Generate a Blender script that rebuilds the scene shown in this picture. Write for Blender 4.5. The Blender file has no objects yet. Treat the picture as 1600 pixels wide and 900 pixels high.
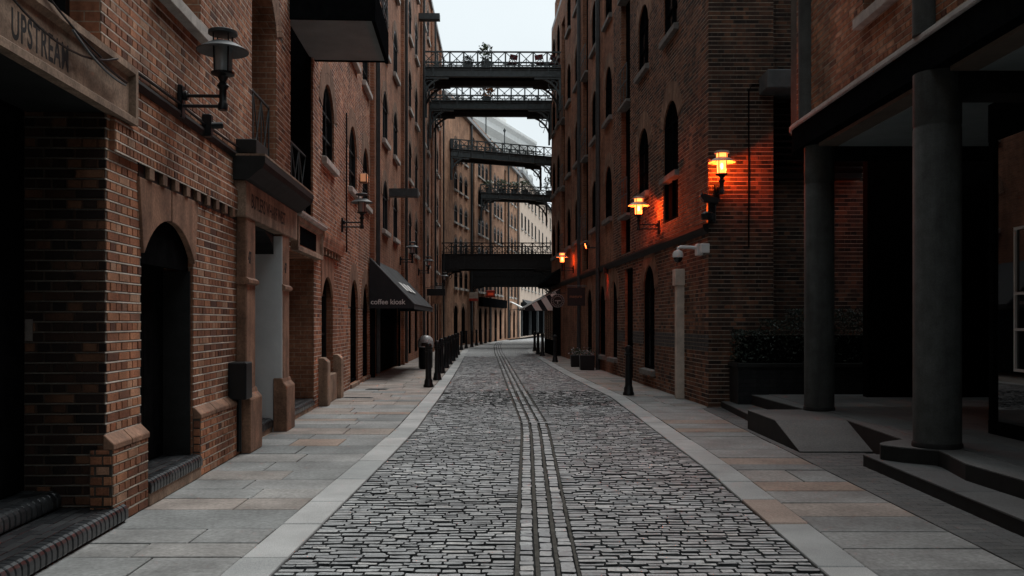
import bpy, bmesh, math, random
from math import pi, sin, cos, sqrt, atan2, radians
from mathutils import Vector, Matrix

random.seed(7)
SC = bpy.context.scene
COL = SC.collection

# ------------------------------------------------------------------ camera, sky, sun, exposure
CAM_Z, F_PX, HOR = 1.6, 1400.0, 503.0
cd = bpy.data.cameras.new("camera"); cam = bpy.data.objects.new("camera", cd); COL.objects.link(cam)
cam.location = (0, 0, CAM_Z); cam.rotation_euler = (pi / 2, 0, 0)
cd.sensor_width = 36; cd.lens = 36 * F_PX / 1600; cd.shift_y = (HOR - 450) / 1600
cd.clip_start = .05; cd.clip_end = 3000
SC.camera = cam
SUN_EL, SUN_AZ = radians(60), radians(26)      # azimuth measured from +Y (down the street) towards +X
w = bpy.data.worlds.new("World"); SC.world = w; w.use_nodes = True
nt = w.node_tree; nt.nodes.clear()
sky = nt.nodes.new('ShaderNodeTexSky'); sky.sky_type = 'NISHITA'; sky.sun_disc = False
sky.sun_elevation = SUN_EL; sky.sun_rotation = SUN_AZ; sky.air_density = 1.0; sky.dust_density = 4.0
hs = nt.nodes.new('ShaderNodeHueSaturation'); hs.inputs['Saturation'].default_value = .12
tc = nt.nodes.new('ShaderNodeTexCoord'); nz = nt.nodes.new('ShaderNodeTexNoise')
nz.inputs['Scale'].default_value = 2.2; nz.inputs['Detail'].default_value = 5
mr = nt.nodes.new('ShaderNodeMapRange'); mr.inputs['From Min'].default_value = .3; mr.inputs['From Max'].default_value = .7
mr.inputs['To Min'].default_value = .92; mr.inputs['To Max'].default_value = 1.06
mixo = nt.nodes.new('ShaderNodeMixRGB'); mixo.inputs['Fac'].default_value = .88
mixo.inputs['Color2'].default_value = (4.05, 4.5, 4.7, 1)      # the even white of the cloud layer
mul = nt.nodes.new('ShaderNodeMixRGB'); mul.blend_type = 'MULTIPLY'; mul.inputs['Fac'].default_value = 1
bg = nt.nodes.new('ShaderNodeBackground'); bg.inputs['Strength'].default_value = .1
out = nt.nodes.new('ShaderNodeOutputWorld')
L = nt.links.new
L(tc.outputs['Generated'], nz.inputs['Vector']); L(nz.outputs['Fac'], mr.inputs['Value'])
L(sky.outputs[0], hs.inputs['Color']); L(hs.outputs[0], mixo.inputs['Color1'])
L(mixo.outputs[0], mul.inputs['Color1']); L(mr.outputs[0], mul.inputs['Color2'])
L(mul.outputs[0], bg.inputs['Color']); L(bg.outputs[0], out.inputs['Surface'])
sl = bpy.data.lights.new("sun", 'SUN'); sl.energy = 1.5; sl.angle = radians(38); sl.color = (1, .985, .955)
so = bpy.data.objects.new("sun", sl); COL.objects.link(so)
_d = Vector((sin(SUN_AZ) * cos(SUN_EL), cos(SUN_AZ) * cos(SUN_EL), sin(SUN_EL)))
so.rotation_euler = (-_d).to_track_quat('-Z', 'Y').to_euler(); so.location = (0, 40, 60)
SC.view_settings.view_transform = 'Standard'; SC.view_settings.look = 'None'
SC.view_settings.exposure = 1.02; SC.view_settings.gamma = 1.0
SC.render.engine = 'CYCLES'
try:
    SC.cycles.use_denoising = True; SC.cycles.max_bounces = 6; SC.cycles.diffuse_bounces = 4
    SC.cycles.caustics_reflective = False; SC.cycles.caustics_refractive = False
except Exception: pass

# ------------------------------------------------------------------ materials
MATS = {}
def new_mat(name):
    m = bpy.data.materials.new(name); m.use_nodes = True
    b = m.node_tree.nodes['Principled BSDF']
    MATS[name] = m
    return m, m.node_tree, b
def N(t, kind, **kw):
    n = t.nodes.new(kind)
    for k, v in kw.items(): setattr(n, k, v)
    return n
def ramp(t, cols):
    r = N(t, 'ShaderNodeValToRGB'); e = r.color_ramp.elements
    while len(e) < len(cols): e.new(.5)
    for i, (p, c) in enumerate(cols):
        e[i].position = p; e[i].color = (*c, 1)
    return r
def rnd_node(t):
    a = N(t, 'ShaderNodeAttribute'); a.attribute_name = 'rnd'
    o = N(t, 'ShaderNodeObjectInfo')
    s = N(t, 'ShaderNodeMath', operation='ADD'); f = N(t, 'ShaderNodeMath', operation='FRACT')
    t.links.new(a.outputs['Fac'], s.inputs[0]); t.links.new(o.outputs['Random'], s.inputs[1]); t.links.new(s.outputs[0], f.inputs[0])
    return f
def noise(t, scale, detail=4, rough=.55, src='pos'):
    n = N(t, 'ShaderNodeTexNoise'); n.inputs['Scale'].default_value = scale; n.inputs['Detail'].default_value = detail
    n.inputs['Roughness'].default_value = rough
    if src == 'pos':
        g = N(t, 'ShaderNodeNewGeometry'); t.links.new(g.outputs['Position'], n.inputs['Vector'])
    else:
        g = N(t, 'ShaderNodeTexCoord'); t.links.new(g.outputs['Object'], n.inputs['Vector'])
    return n
def mixc(t, fac, c1, c2, mode='MIX'):
    m = N(t, 'ShaderNodeMixRGB', blend_type=mode)
    for k, s in (('Fac', fac), ('Color1', c1), ('Color2', c2)):
        if isinstance(s, (int, float)): m.inputs[k].default_value = s
        elif isinstance(s, tuple): m.inputs[k].default_value = (*s, 1)
        else: t.links.new(s, m.inputs[k])
    return m.outputs[0]
def streaks(t, c, lo=.62, hi=1.12):
    """rain and soot streaks running down a wall"""
    g = N(t, 'ShaderNodeNewGeometry'); mp = N(t, 'ShaderNodeMapping'); mp.inputs['Scale'].default_value = (2.6, 2.6, .22)
    n = N(t, 'ShaderNodeTexNoise'); n.inputs['Scale'].default_value = 1.6; n.inputs['Detail'].default_value = 6; n.inputs['Roughness'].default_value = .62
    t.links.new(g.outputs['Position'], mp.inputs['Vector']); t.links.new(mp.outputs[0], n.inputs['Vector'])
    return mixc(t, 1, c, maprange(t, n.outputs['Fac'], .32, .66, lo, hi), 'MULTIPLY')
def maprange(t, src, a, b, c, d):
    m = N(t, 'ShaderNodeMapRange')
    for k, v in zip(('From Min', 'From Max', 'To Min', 'To Max'), (a, b, c, d)): m.inputs[k].default_value = v
    t.links.new(src, m.inputs['Value']); return m.outputs[0]
def bump(t, b, h, strength=.4, dist=.005):
    n = N(t, 'ShaderNodeBump'); n.inputs['Strength'].default_value = strength; n.inputs['Distance'].default_value = dist
    t.links.new(h, n.inputs['Height']); t.links.new(n.outputs[0], b.inputs['Normal'])

def piece_mat(name, cols, rough=.85, grain=60, gstr=.5, soot=(.35, 1.25), stain=1.3, spec=.3, rvar=0, bdist=.004, streak=False):
    """pieces (bricks, setts, slabs): one tone per piece, grain and patchy wear over all of them"""
    m, t, b = new_mat(name)
    r = ramp(t, cols); t.links.new(rnd_node(t).outputs[0], r.inputs['Fac'])
    n1 = noise(t, grain, 5, .65); n2 = noise(t, stain, 5, .6)
    c = mixc(t, 1, r.outputs[0], maprange(t, n1.outputs['Fac'], .25, .75, .62, 1.32), 'MULTIPLY')
    c = mixc(t, 1, c, maprange(t, n2.outputs['Fac'], .3, .7, *soot), 'MULTIPLY')
    if streak or name.startswith('brick_') and name not in ('brick_black', 'brick_gloss'): c = streaks(t, c)
    t.links.new(c, b.inputs['Base Color'])
    b.inputs['Roughness'].default_value = rough; b.inputs['Specular IOR Level'].default_value = spec
    if rvar:
        t.links.new(maprange(t, n2.outputs['Fac'], .3, .7, rough - rvar, rough + rvar), b.inputs['Roughness'])
    bump(t, b, n1.outputs['Fac'], gstr, bdist)
    return m
def plain_mat(name, col, rough=.7, var=.25, scale=9, spec=.4, metal=0, fine=90, bstr=.15, streak=False):
    m, t, b = new_mat(name)
    n1 = noise(t, scale, 5, .6); n2 = noise(t, fine, 3, .6)
    c = mixc(t, 1, col, maprange(t, n1.outputs['Fac'], .3, .7, 1 - var, 1 + var), 'MULTIPLY')
    c = mixc(t, 1, c, maprange(t, n2.outputs['Fac'], .3, .7, 1 - var * .6, 1 + var * .6), 'MULTIPLY')
    if streak: c = streaks(t, c, .55, 1.15)
    t.links.new(c, b.inputs['Base Color'])
    b.inputs['Roughness'].default_value = rough; b.inputs['Specular IOR Level'].default_value = spec; b.inputs['Metallic'].default_value = metal
    bump(t, b, n2.outputs['Fac'], bstr, .003)
    return m
def brick_sheet_mat(name, c1, c2, mortar, bw=.235, bh=.08, rough=.9, msize=.011, soot=(.55, 1.2)):
    """brickwork too far away to build brick by brick (object x+y along the wall, z up)"""
    m, t, b = new_mat(name)
    tcn = N(t, 'ShaderNodeTexCoord'); sp = N(t, 'ShaderNodeSeparateXYZ'); ad = N(t, 'ShaderNodeMath', operation='ADD'); cb = N(t, 'ShaderNodeCombineXYZ')
    t.links.new(tcn.outputs['Object'], sp.inputs[0]); t.links.new(sp.outputs['X'], ad.inputs[0]); t.links.new(sp.outputs['Y'], ad.inputs[1])
    t.links.new(ad.outputs[0], cb.inputs['X']); t.links.new(sp.outputs['Z'], cb.inputs['Y'])
    k = N(t, 'ShaderNodeTexBrick'); t.links.new(cb.outputs[0], k.inputs['Vector'])
    k.inputs['Color1'].default_value = (*c1, 1); k.inputs['Color2'].default_value = (*c2, 1); k.inputs['Mortar'].default_value = (*mortar, 1)
    k.inputs['Scale'].default_value = 1; k.inputs['Brick Width'].default_value = bw; k.inputs['Row Height'].default_value = bh
    k.inputs['Mortar Size'].default_value = msize * .5; k.inputs['Mortar Smooth'].default_value = .2; k.inputs['Bias'].default_value = -.1
    n1 = noise(t, 1.1, 6, .62); n2 = noise(t, 22, 4, .6)
    c = mixc(t, 1, k.outputs['Color'], maprange(t, n1.outputs['Fac'], .3, .7, *soot), 'MULTIPLY')
    c = mixc(t, 1, c, maprange(t, n2.outputs['Fac'], .3, .7, .75, 1.25), 'MULTIPLY')
    c = streaks(t, c)
    t.links.new(c, b.inputs['Base Color']); b.inputs['Roughness'].default_value = rough; b.inputs['Specular IOR Level'].default_value = .2
    inv = maprange(t, k.outputs['Fac'], 0, 1, 1, 0)
    bump(t, b, inv, .6, .01)
    return m
def flat_mat(name, col, rough=.5, spec=.4, emit=None, estr=0, alpha=1):
    m, t, b = new_mat(name)
    b.inputs['Base Color'].default_value = (*col, 1); b.inputs['Roughness'].default_value = rough; b.inputs['Specular IOR Level'].default_value = spec
    if emit: b.inputs['Emission Color'].default_value = (*emit, 1); b.inputs['Emission Strength'].default_value = estr
    return m

piece_mat('brick_a', [(0, (.11, .048, .034)), (.08, (.27, .108, .06)), (.45, (.39, .16, .085)), (.75, (.5, .225, .12)), (.93, (.54, .31, .2)), (1, (.24, .105, .065))], soot=(.5, 1.25), bdist=.006)
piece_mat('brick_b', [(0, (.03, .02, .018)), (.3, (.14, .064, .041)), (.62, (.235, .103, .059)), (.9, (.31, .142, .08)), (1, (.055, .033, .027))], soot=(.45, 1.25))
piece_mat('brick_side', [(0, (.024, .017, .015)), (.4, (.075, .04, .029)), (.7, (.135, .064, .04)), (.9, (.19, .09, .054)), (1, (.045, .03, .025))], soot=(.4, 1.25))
piece_mat('brick_sooty_shade', [(0, (.018, .012, .011)), (.55, (.05, .026, .019)), (.8, (.1, .048, .03)), (.92, (.2, .09, .05)), (1, (.27, .125, .07))], soot=(.4, 1.2))  # jamb brick: soot and the beam's shade both put into the colour
piece_mat('brick_c', [(0, (.12, .05, .03)), (.4, (.19, .082, .046)), (.7, (.235, .1, .055)), (1, (.28, .125, .07))], soot=(.6, 1.2))
piece_mat('brick_buff', [(0, (.21, .12, .08)), (.5, (.27, .16, .105)), (1, (.34, .21, .14))], soot=(.6, 1.15))
piece_mat('brick_black', [(0, (.012, .014, .016)), (.5, (.02, .023, .026)), (1, (.035, .038, .04))], rough=.4, gstr=.25, spec=.5, soot=(.6, 1.4))
piece_mat('brick_gloss', [(0, (.014, .016, .018)), (.5, (.024, .027, .03)), (1, (.04, .043, .046))], rough=.28, gstr=.2, spec=.6, soot=(.6, 1.4))
piece_mat('sett', [(0, (.28, .295, .305)), (.3, (.355, .372, .38)), (.7, (.41, .427, .432)), (.94, (.47, .482, .482)), (1, (.56, .56, .545))], rough=.6, grain=38, gstr=.9, soot=(.68, 1.2), stain=.7, rvar=.12, spec=.45, bdist=.012)
piece_mat('sett_edge', [(0, (.035, .039, .041)), (1, (.07, .075, .077))], rough=.9, soot=(.5, 1.5), stain=3)
piece_mat('york_slab', [(0, (.18, .192, .192)), (.3, (.245, .255, .252)), (.6, (.28, .285, .28)), (.76, (.285, .278, .265)), (.87, (.3, .26, .228)), (.95, (.31, .235, .19)), (1, (.225, .238, .24))], rough=.75, grain=26, gstr=.35, soot=(.6, 1.25), stain=1.6, rvar=.12, bdist=.003)
piece_mat('york_warm', [(0, (.26, .245, .228)), (.5, (.31, .268, .238)), (1, (.29, .272, .255))], rough=.8, grain=26, gstr=.35, soot=(.62, 1.25), stain=1.6, bdist=.003)
piece_mat('granite_kerb', [(0, (.33, .35, .35)), (.6, (.4, .412, .41)), (1, (.45, .455, .45))], rough=.75, grain=110, gstr=.35, soot=(.78, 1.15), stain=1.4, bdist=.002)
piece_mat('granite_pink', [(0, (.31, .25, .215)), (1, (.34, .27, .23))], rough=.8, grain=60, gstr=.5, soot=(.8, 1.15))
piece_mat('dark_paver', [(0, (.1, .108, .11)), (1, (.135, .14, .138))], rough=.7, grain=50, gstr=.3, soot=(.7, 1.25), stain=.9)
plain_mat('joint_dirt', (.008, .009, .0095), .95, .5, 14)
plain_mat('mortar_pale', (.09, .075, .062), .95, .35, 3.2)
plain_mat('mortar_bed', (.62, .56, .49), .95, .4, 2.2)
plain_mat('mortar_bed_jamb', (.17, .145, .12), .95, .5, 1.6)  # beds dulled to go with the shaded jamb
plain_mat('mortar_bed_dark', (.4, .345, .28), .95, .5, 1.6)
plain_mat('dirt_fill', (.06, .058, .05), .95, .5, 20)
plain_mat('mortar_dark', (.07, .058, .048), .95, .45, 2.5)
plain_mat('sandstone', (.3, .205, .145), .85, .45, 3, fine=50, bstr=.4, streak=True)
plain_mat('terracotta', (.26, .142, .09), .75, .45, 3.5, fine=40, bstr=.4, streak=True)
plain_mat('stone_sill', (.42, .4, .37), .8, .3, 5)
plain_mat('stone_pale', (.55, .47, .4), .8, .2, 6)
plain_mat('concrete', (.062, .069, .067), .85, .3, 5, fine=70, bstr=.8, streak=True)
plain_mat('concrete_pale', (.42, .43, .42), .8, .2, 6)
plain_mat('soffit_paint', (.2, .235, .24), .8, .12, 3)
plain_mat('soffit_rim', (.12, .095, .075), .8, .2, 3)
plain_mat('white_paint', (.72, .74, .74), .6, .06, 4)
plain_mat('black_paint', (.007, .0085, .01), .42, .3, 8, spec=.3)
plain_mat('black_satin', (.008, .009, .011), .3, .3, 8, spec=.5)
plain_mat('iron_dark', (.03, .037, .04), .5, .35, 8, spec=.5)
plain_mat('iron_shade', (.02, .024, .026), .6, .35, 6, spec=.3)  # bridge iron darkened, the low bridges' shade put into its colour
plain_mat('iron_bridge', (.06, .076, .08), .55, .35, 6, spec=.45)
plain_mat('matt_black', (.006, .007, .008), 1, .3, 8, spec=0)
plain_mat('dark_wood', (.0065, .0065, .007), .9, .4, 7, spec=0)
plain_mat('stone_grey', (.16, .157, .148), .85, .3, 5)
plain_mat('paper_pale', (.2, .17, .15), .9, .2, 8)
plain_mat('dark_stone', (.016, .017, .017), .7, .35, 5, spec=.25)
plain_mat('roof_lead', (.3, .31, .32), .7, .2, 2)
plain_mat('pale_render', (.7, .55, .44), .85, .12, 2)
plain_mat('white_stucco', (.85, .85, .83), .8, .06, 2)
plain_mat('canvas_black', (.016, .019, .023), .8, .25, 6)
plain_mat('canvas_white', (.75, .75, .73), .8, .08, 6)
plain_mat('steel_grey', (.1, .11, .115), .65, .2, 6)
plain_mat('plastic_white', (.7, .72, .72), .45, .06, 6)
plain_mat('chair_red', (.16, .03, .035), .6, .2, 6)
plain_mat('red_paint', (.5, .05, .03), .5, .15, 6)
plain_mat('asphalt', (.06, .06, .06), .9, .3, 6, fine=120, bstr=.5)
plain_mat('ink_black', (.012, .012, .013), .8, .3, 20)
plain_mat('stem_brown', (.06, .04, .025), .9, .3, 12)
brick_sheet_mat('brickwork_left', (.42, .19, .11), (.28, .118, .07), (.42, .32, .24))
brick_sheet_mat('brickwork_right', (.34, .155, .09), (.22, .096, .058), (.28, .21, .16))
brick_sheet_mat('brickwork_far', (.6, .335, .205), (.5, .255, .155), (.52, .4, .31))  # paler brick, the open light at the bend put into its colour
brick_sheet_mat('black_bricks', (.02, .023, .026), (.03, .032, .034), (.012, .012, .012), rough=.45)
brick_sheet_mat('setts_far', (.41, .427, .43), (.34, .355, .36), (.14, .145, .148), bw=.19, bh=.118, rough=.65, msize=.02, soot=(.85, 1.12))
flat_mat('glass_dark', (.008, .01, .012), .25, .25)
flat_mat('glass_shop', (.006, .009, .011), .02, .6)
flat_mat('glass_lamp', (.25, .28, .29), .15, .5)
def glow_glass(name, col, strength, clear=.45):
    """lit frosted lamp glass: glows and lets the light of its bulb through"""
    m, t, b = new_mat(name); em = N(t, 'ShaderNodeEmission'); tr = N(t, 'ShaderNodeBsdfTransparent'); mx = N(t, 'ShaderNodeMixShader')
    em.inputs['Color'].default_value = (*col, 1); em.inputs['Strength'].default_value = strength; mx.inputs['Fac'].default_value = clear
    tr.inputs['Color'].default_value = (1, .75, .5, 1)
    t.links.new(em.outputs[0], mx.inputs[1]); t.links.new(tr.outputs[0], mx.inputs[2])
    o = [n for n in t.nodes if n.type == 'OUTPUT_MATERIAL'][0]; t.links.new(mx.outputs[0], o.inputs['Surface'])
glow_glass('glow_lamp', (1, .19, .045), 3.4)
flat_mat('glow_strip', (.8, .3, .1), .5, .2, emit=(1, .1, .02), estr=7)
flat_mat('glow_bulb', (.9, .6, .3), .5, .2, emit=(1, .3, .12), estr=14)
flat_mat('glow_red', (.8, .2, .1), .5, .2, emit=(1, .05, .01), estr=320)
flat_mat('glow_sign', (.8, .1, .05), .5, .2, emit=(1, .1, .04), estr=.06)
plain_mat('glow_shade', (.5, .4, .33), .5, .1, 6)  # lit lanterns' shades made paler than the unlit, imitating their glow
plain_mat('plastic_grey', (.42, .43, .43), .35, .1, 6)
plain_mat('letter_grey', (.28, .32, .33), .7, .1, 9)
flat_mat('glow_dim', (.8, .5, .3), .5, .2, emit=(1, .4, .18), estr=.1)
flat_mat('lens_black', (.005, .005, .006), .08, .6)
flat_mat('white_letter', (.62, .63, .62), .7)
flat_mat('gold_letter', (.25, .1, .05), .6)
def leaf_mat(name, cols):
    m, t, b = new_mat(name)
    r = ramp(t, cols); t.links.new(rnd_node(t).outputs[0], r.inputs['Fac']); t.links.new(r.outputs[0], b.inputs['Base Color'])
    b.inputs['Roughness'].default_value = .5; b.inputs['Specular IOR Level'].default_value = .4
leaf_mat('leaf_green', [(0, (.02, .035, .02)), (.6, (.05, .085, .04)), (1, (.09, .13, .06))])
leaf_mat('leaf_dark', [(0, (.012, .022, .018)), (.8, (.03, .05, .038)), (1, (.06, .085, .07))])
leaf_mat('leaf_orange', [(0, (.3, .12, .04)), (1, (.45, .2, .08))])
leaf_mat('flower_mix', [(0, (.03, .05, .03)), (.7, (.05, .08, .05)), (.8, (.4, .38, .4)), (1, (.6, .58, .6))])

# ------------------------------------------------------------------ mesh helpers
class MB:
    def __init__(s): s.v = []; s.f = []; s.r = []; s.m = []; s.cur = 0.0; s.mi = 0
    def add(s, vs, fs):
        o = len(s.v); s.v.extend(vs)
        for f in fs: s.f.append(tuple(i + o for i in f)); s.r.append(s.cur); s.m.append(s.mi)
    def quad(s, a, b, c, d): s.add([a, b, c, d], [(0, 1, 2, 3)])
    def box(s, x0, x1, y0, y1, z0, z1):
        s.add([(x0, y0, z0), (x1, y0, z0), (x1, y1, z0), (x0, y1, z0), (x0, y0, z1), (x1, y0, z1), (x1, y1, z1), (x0, y1, z1)],
              [(0, 3, 2, 1), (4, 5, 6, 7), (0, 1, 5, 4), (1, 2, 6, 5), (2, 3, 7, 6), (3, 0, 4, 7)])
    def prism(s, poly, a, b, plane='xy'):
        """polygon in a plane pushed along the third axis from a to b"""
        n = len(poly)
        def P(p, h): return (p[0], p[1], h) if plane == 'xy' else ((p[0], h, p[1]) if plane == 'xz' else (h, p[0], p[1]))
        vs = [P(p, a) for p in poly] + [P(p, b) for p in poly]
        fs = [tuple(range(n - 1, -1, -1)), tuple(range(n, 2 * n))] + [(i, (i + 1) % n, n + (i + 1) % n, n + i) for i in range(n)]
        s.add(vs, fs)
    def lathe(s, prof, n=16, c=(0, 0, 0)):
        vs = []; fs = []; m = len(prof)
        for r, z in prof:
            for k in range(n):
                a = 2 * pi * k / n; vs.append((c[0] + r * cos(a), c[1] + r * sin(a), c[2] + z))
        for i in range(m - 1):
            for k in range(n):
                fs.append((i * n + k, i * n + (k + 1) % n, (i + 1) * n + (k + 1) % n, (i + 1) * n + k))
        fs.append(tuple(range(n - 1, -1, -1))); fs.append(tuple(range((m - 1) * n, m * n)))
        s.add(vs, fs)
    def tube(s, pts, r, n=6):
        pts = [Vector(p) for p in pts]; vs = []; fs = []
        for i, p in enumerate(pts):
            d = (pts[min(i + 1, len(pts) - 1)] - pts[max(i - 1, 0)]).normalized()
            up = Vector((0, 0, 1)) if abs(d.z) < .9 else Vector((1, 0, 0))
            a = d.cross(up).normalized(); b = d.cross(a)
            for k in range(n):
                t = 2 * pi * k / n + pi / n; q = p + a * (r * cos(t)) + b * (r * sin(t)); vs.append(tuple(q))
        for i in range(len(pts) - 1):
            for k in range(n): fs.append((i * n + k, i * n + (k + 1) % n, (i + 1) * n + (k + 1) % n, (i + 1) * n + k))
        fs.append(tuple(range(n))); fs.append(tuple(range((len(pts) - 1) * n, len(pts) * n))[::-1])
        s.add(vs, fs)
    def brick(s, u0, u1, z0, z1, yb, yf, ch=.004, j=0.0):
        R = (lambda: random.uniform(-j, j)) if j else (lambda: 0.0)
        vs = [(u0, yb, z0), (u1, yb, z0), (u1, yb, z1), (u0, yb, z1)]
        t = R() * .8
        for (a, b) in ((u0, z0), (u1, z0), (u1, z1), (u0, z1)):
            sx = ch if a == u0 else -ch; sz = ch if b == z0 else -ch
            vs.append((a + sx + R(), yf + t + R() * .5, b + sz + R()))
        s.add(vs, [(4, 5, 6, 7), (0, 1, 5, 4), (1, 2, 6, 5), (2, 3, 7, 6), (3, 0, 4, 7)])
    def leaf(s, p, size, nrm=None):
        n = Vector(nrm) if nrm else Vector((random.gauss(0, 1), random.gauss(0, 1), random.gauss(0, 1)))
        n = (n.normalized() + .6 * Vector((random.gauss(0, 1), random.gauss(0, 1), random.gauss(0, 1)))).normalized()
        a = n.orthogonal().normalized(); b = n.cross(a); th = random.uniform(0, 2 * pi)
        a, b = a * cos(th) + b * sin(th), b * cos(th) - a * sin(th); p = Vector(p)
        s.cur = random.random()
        s.add([tuple(p - a * size), tuple(p + b * size * .45), tuple(p + a * size), tuple(p - b * size * .45)], [(0, 1, 2, 3)])
    def mesh(s, name, mat, bevel=0, smooth=False, fixn=True):
        me = bpy.data.meshes.new(name); me.from_pydata(s.v, [], s.f)
        if any(s.r):
            at = me.attributes.new('rnd', 'FLOAT', 'FACE'); at.data.foreach_set('value', s.r)
        if bevel or fixn:
            bm = bmesh.new(); bm.from_mesh(me)
            if fixn: bmesh.ops.recalc_face_normals(bm, faces=bm.faces)
            if bevel: bmesh.ops.bevel(bm, geom=[e for e in bm.edges if len(e.link_faces) == 2 and e.calc_face_angle(0) > .6], offset=bevel, segments=1, affect='EDGES', clamp_overlap=True)
            bm.to_mesh(me); bm.free()
        for q in (mat if isinstance(mat, tuple) else (mat,)): me.materials.append(MATS[q])
        if any(s.m): me.polygons.foreach_set('material_index', s.m)
        if smooth:
            for p in me.polygons: p.use_smooth = True
            try: me.set_sharp_from_angle(angle=radians(40))
            except Exception: pass
        me.update(); return me
    def build(s, name, mat, parent=None, loc=(0, 0, 0), rotz=0, **kw):
        return put(name, s.mesh(name, mat, **kw), parent, loc, rotz)
def put(name, me, parent=None, loc=(0, 0, 0), rotz=0):
    o = bpy.data.objects.new(name, me); COL.objects.link(o); o.parent = parent
    o.location = loc; o.rotation_euler = (0, 0, rotz); return o
def thing(name, label, cat, loc=(0, 0, 0), rotz=0, group=None):
    o = bpy.data.objects.new(name, None); COL.objects.link(o); o.location = loc; o.rotation_euler = (0, 0, rotz)
    o.empty_display_size = .2; o['label'] = label; o['category'] = cat
    if group: o['group'] = group
    return o
def struct(o): o['kind'] = 'structure'; return o
def stuff(o): o['kind'] = 'stuff'; return o
KIDS = {}
def copy_tree(o, loc, rotz, label, parent=None):
    c = o.copy(); COL.objects.link(c); c.location = loc; c.rotation_euler = (0, 0, rotz); c['label'] = label
    for ch in o.children:
        d = ch.copy(); COL.objects.link(d); d.parent = c
        for g in ch.children:
            e = g.copy(); COL.objects.link(e); e.parent = d
    return c
def interp(tab, t):
    if t <= tab[0][0]: return tab[0][1]
    for (a, x), (b, y) in zip(tab, tab[1:]):
        if t <= b: return x + (y - x) * (t - a) / (b - a)
    return tab[-1][1]
def px(p):
    return (F_PX * p[0] / max(p[1], .01) + 800, HOR - F_PX * (p[2] - CAM_Z) / max(p[1], .01))
def screen_area(pts):
    q = [px(p) for p in pts]
    if any(p[1] < .5 for p in pts): return 0
    cx = sum(a for a, _ in q) / len(q); cy = sum(b for _, b in q) / len(q)
    if not (-10 < cx < 1610 and -10 < cy < 910): return 0
    return abs(sum(q[i][0] * q[(i + 1) % len(q)][1] - q[(i + 1) % len(q)][0] * q[i][1] for i in range(len(q)))) / 2
def text_mesh(name, txt, size, mat, depth=.004, xs=1.0, bold=0.0, parent=None, loc=(0, 0, 0), rot=(pi / 2, 0, 0), align='LEFT', spacing=1.0):
    cu = bpy.data.curves.new(name, 'FONT'); cu.body = txt; cu.size = size; cu.extrude = depth; cu.offset = bold; cu.align_x = align; cu.space_character = spacing
    ob = bpy.data.objects.new(name, cu); COL.objects.link(ob)
    dg = bpy.context.evaluated_depsgraph_get(); me = bpy.data.meshes.new_from_object(ob.evaluated_get(dg)); bpy.data.objects.remove(ob)
    me.transform(Matrix.Diagonal((xs, 1, 1, 1)))
    me.materials.clear(); me.materials.append(MATS[mat])
    o = bpy.data.objects.new(name, me); COL.objects.link(o); o.parent = parent; o.location = loc; o.rotation_euler = rot
    return o

# ------------------------------------------------------------------ facades
class Op:
    """an opening: u0..u1 along the wall, z0..z1 (crown), rise of its arch, depth of its reveal, thickness of the brick ring above"""
    def __init__(s, u0, u1, z0, z1, rise=0, d=.25, ring=0, kind='window', sill=True, **kw):
        s.u0, s.u1, s.z0, s.z1, s.rise, s.d, s.ring, s.kind, s.sill = u0, u1, z0, z1, rise, d, ring, kind, sill
        s.uc = (u0 + u1) / 2; s.w = (u1 - u0) / 2
        if rise: s.R = (s.w ** 2 + rise ** 2) / (2 * rise); s.zc = z1 - s.R
        s.__dict__.update(kw)
    def top(s, u):
        return s.z1 if not s.rise else s.zc + sqrt(max(s.R ** 2 - (u - s.uc) ** 2, 0))
    def arc(s, n=10):
        if not s.rise: return [(s.u0, s.z1), (s.u1, s.z1)]
        a = math.asin(min(1, s.w / s.R)); return [(s.uc + s.R * sin(-a + 2 * a * i / n), s.zc + s.R * cos(-a + 2 * a * i / n)) for i in range(n + 1)]
    def outline(s, n=10): return [(s.u1, s.z0), (s.u0, s.z0)] + s.arc(n)
    def gap(s, z):
        """interval of u that bricks must leave free at height z"""
        t = s.ring
        if z < s.z0 - 1e-6: return None
        if not s.rise: return (s.u0, s.u1) if z < s.z1 + t else None
        if z <= s.z1 - s.rise: return (s.u0, s.u1)
        h = (s.R + t) ** 2 - (z - s.zc) ** 2
        if h <= 0: return None
        h = sqrt(h)
        return (s.uc - h, s.uc + h)

def wall_sheet(mb, u0, u1, z0, z1, ops, y=0.0, rv=None):
    bs = {u0, u1}
    for o in ops:
        for u in [o.u0, o.u1] + ([p[0] for p in o.arc()] if o.rise else []):
            if u0 < u < u1: bs.add(u)
    bs = sorted(bs)
    for a, b in zip(bs, bs[1:]):
        if b - a < 1e-5: continue
        lo = (z0, z0)
        for o in sorted([o for o in ops if o.u0 <= a + 1e-6 and o.u1 >= b - 1e-6], key=lambda o: o.z0):
            if o.z1 <= z0 or o.z0 >= z1: continue
            if o.z0 - lo[0] > 1e-5: mb.quad((a, y, lo[0]), (b, y, lo[1]), (b, y, o.z0), (a, y, o.z0))
            lo = (min(o.top(a), z1), min(o.top(b), z1))
        if z1 - min(lo) > 1e-5: mb.quad((a, y, lo[0]), (b, y, lo[1]), (b, y, z1), (a, y, z1))
    for o in ops:
        if o.z0 < z0 - .01 or o.z0 >= z1: continue
        pts = [(u, min(z, z1)) for u, z in o.outline()]
        for p, q in zip(pts, pts[1:] + pts[:1]):
            (rv or mb).quad((p[0], y, p[1]), (p[0], y + o.d, p[1]), (q[0], y + o.d, q[1]), (q[0], y, q[1]))
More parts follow.
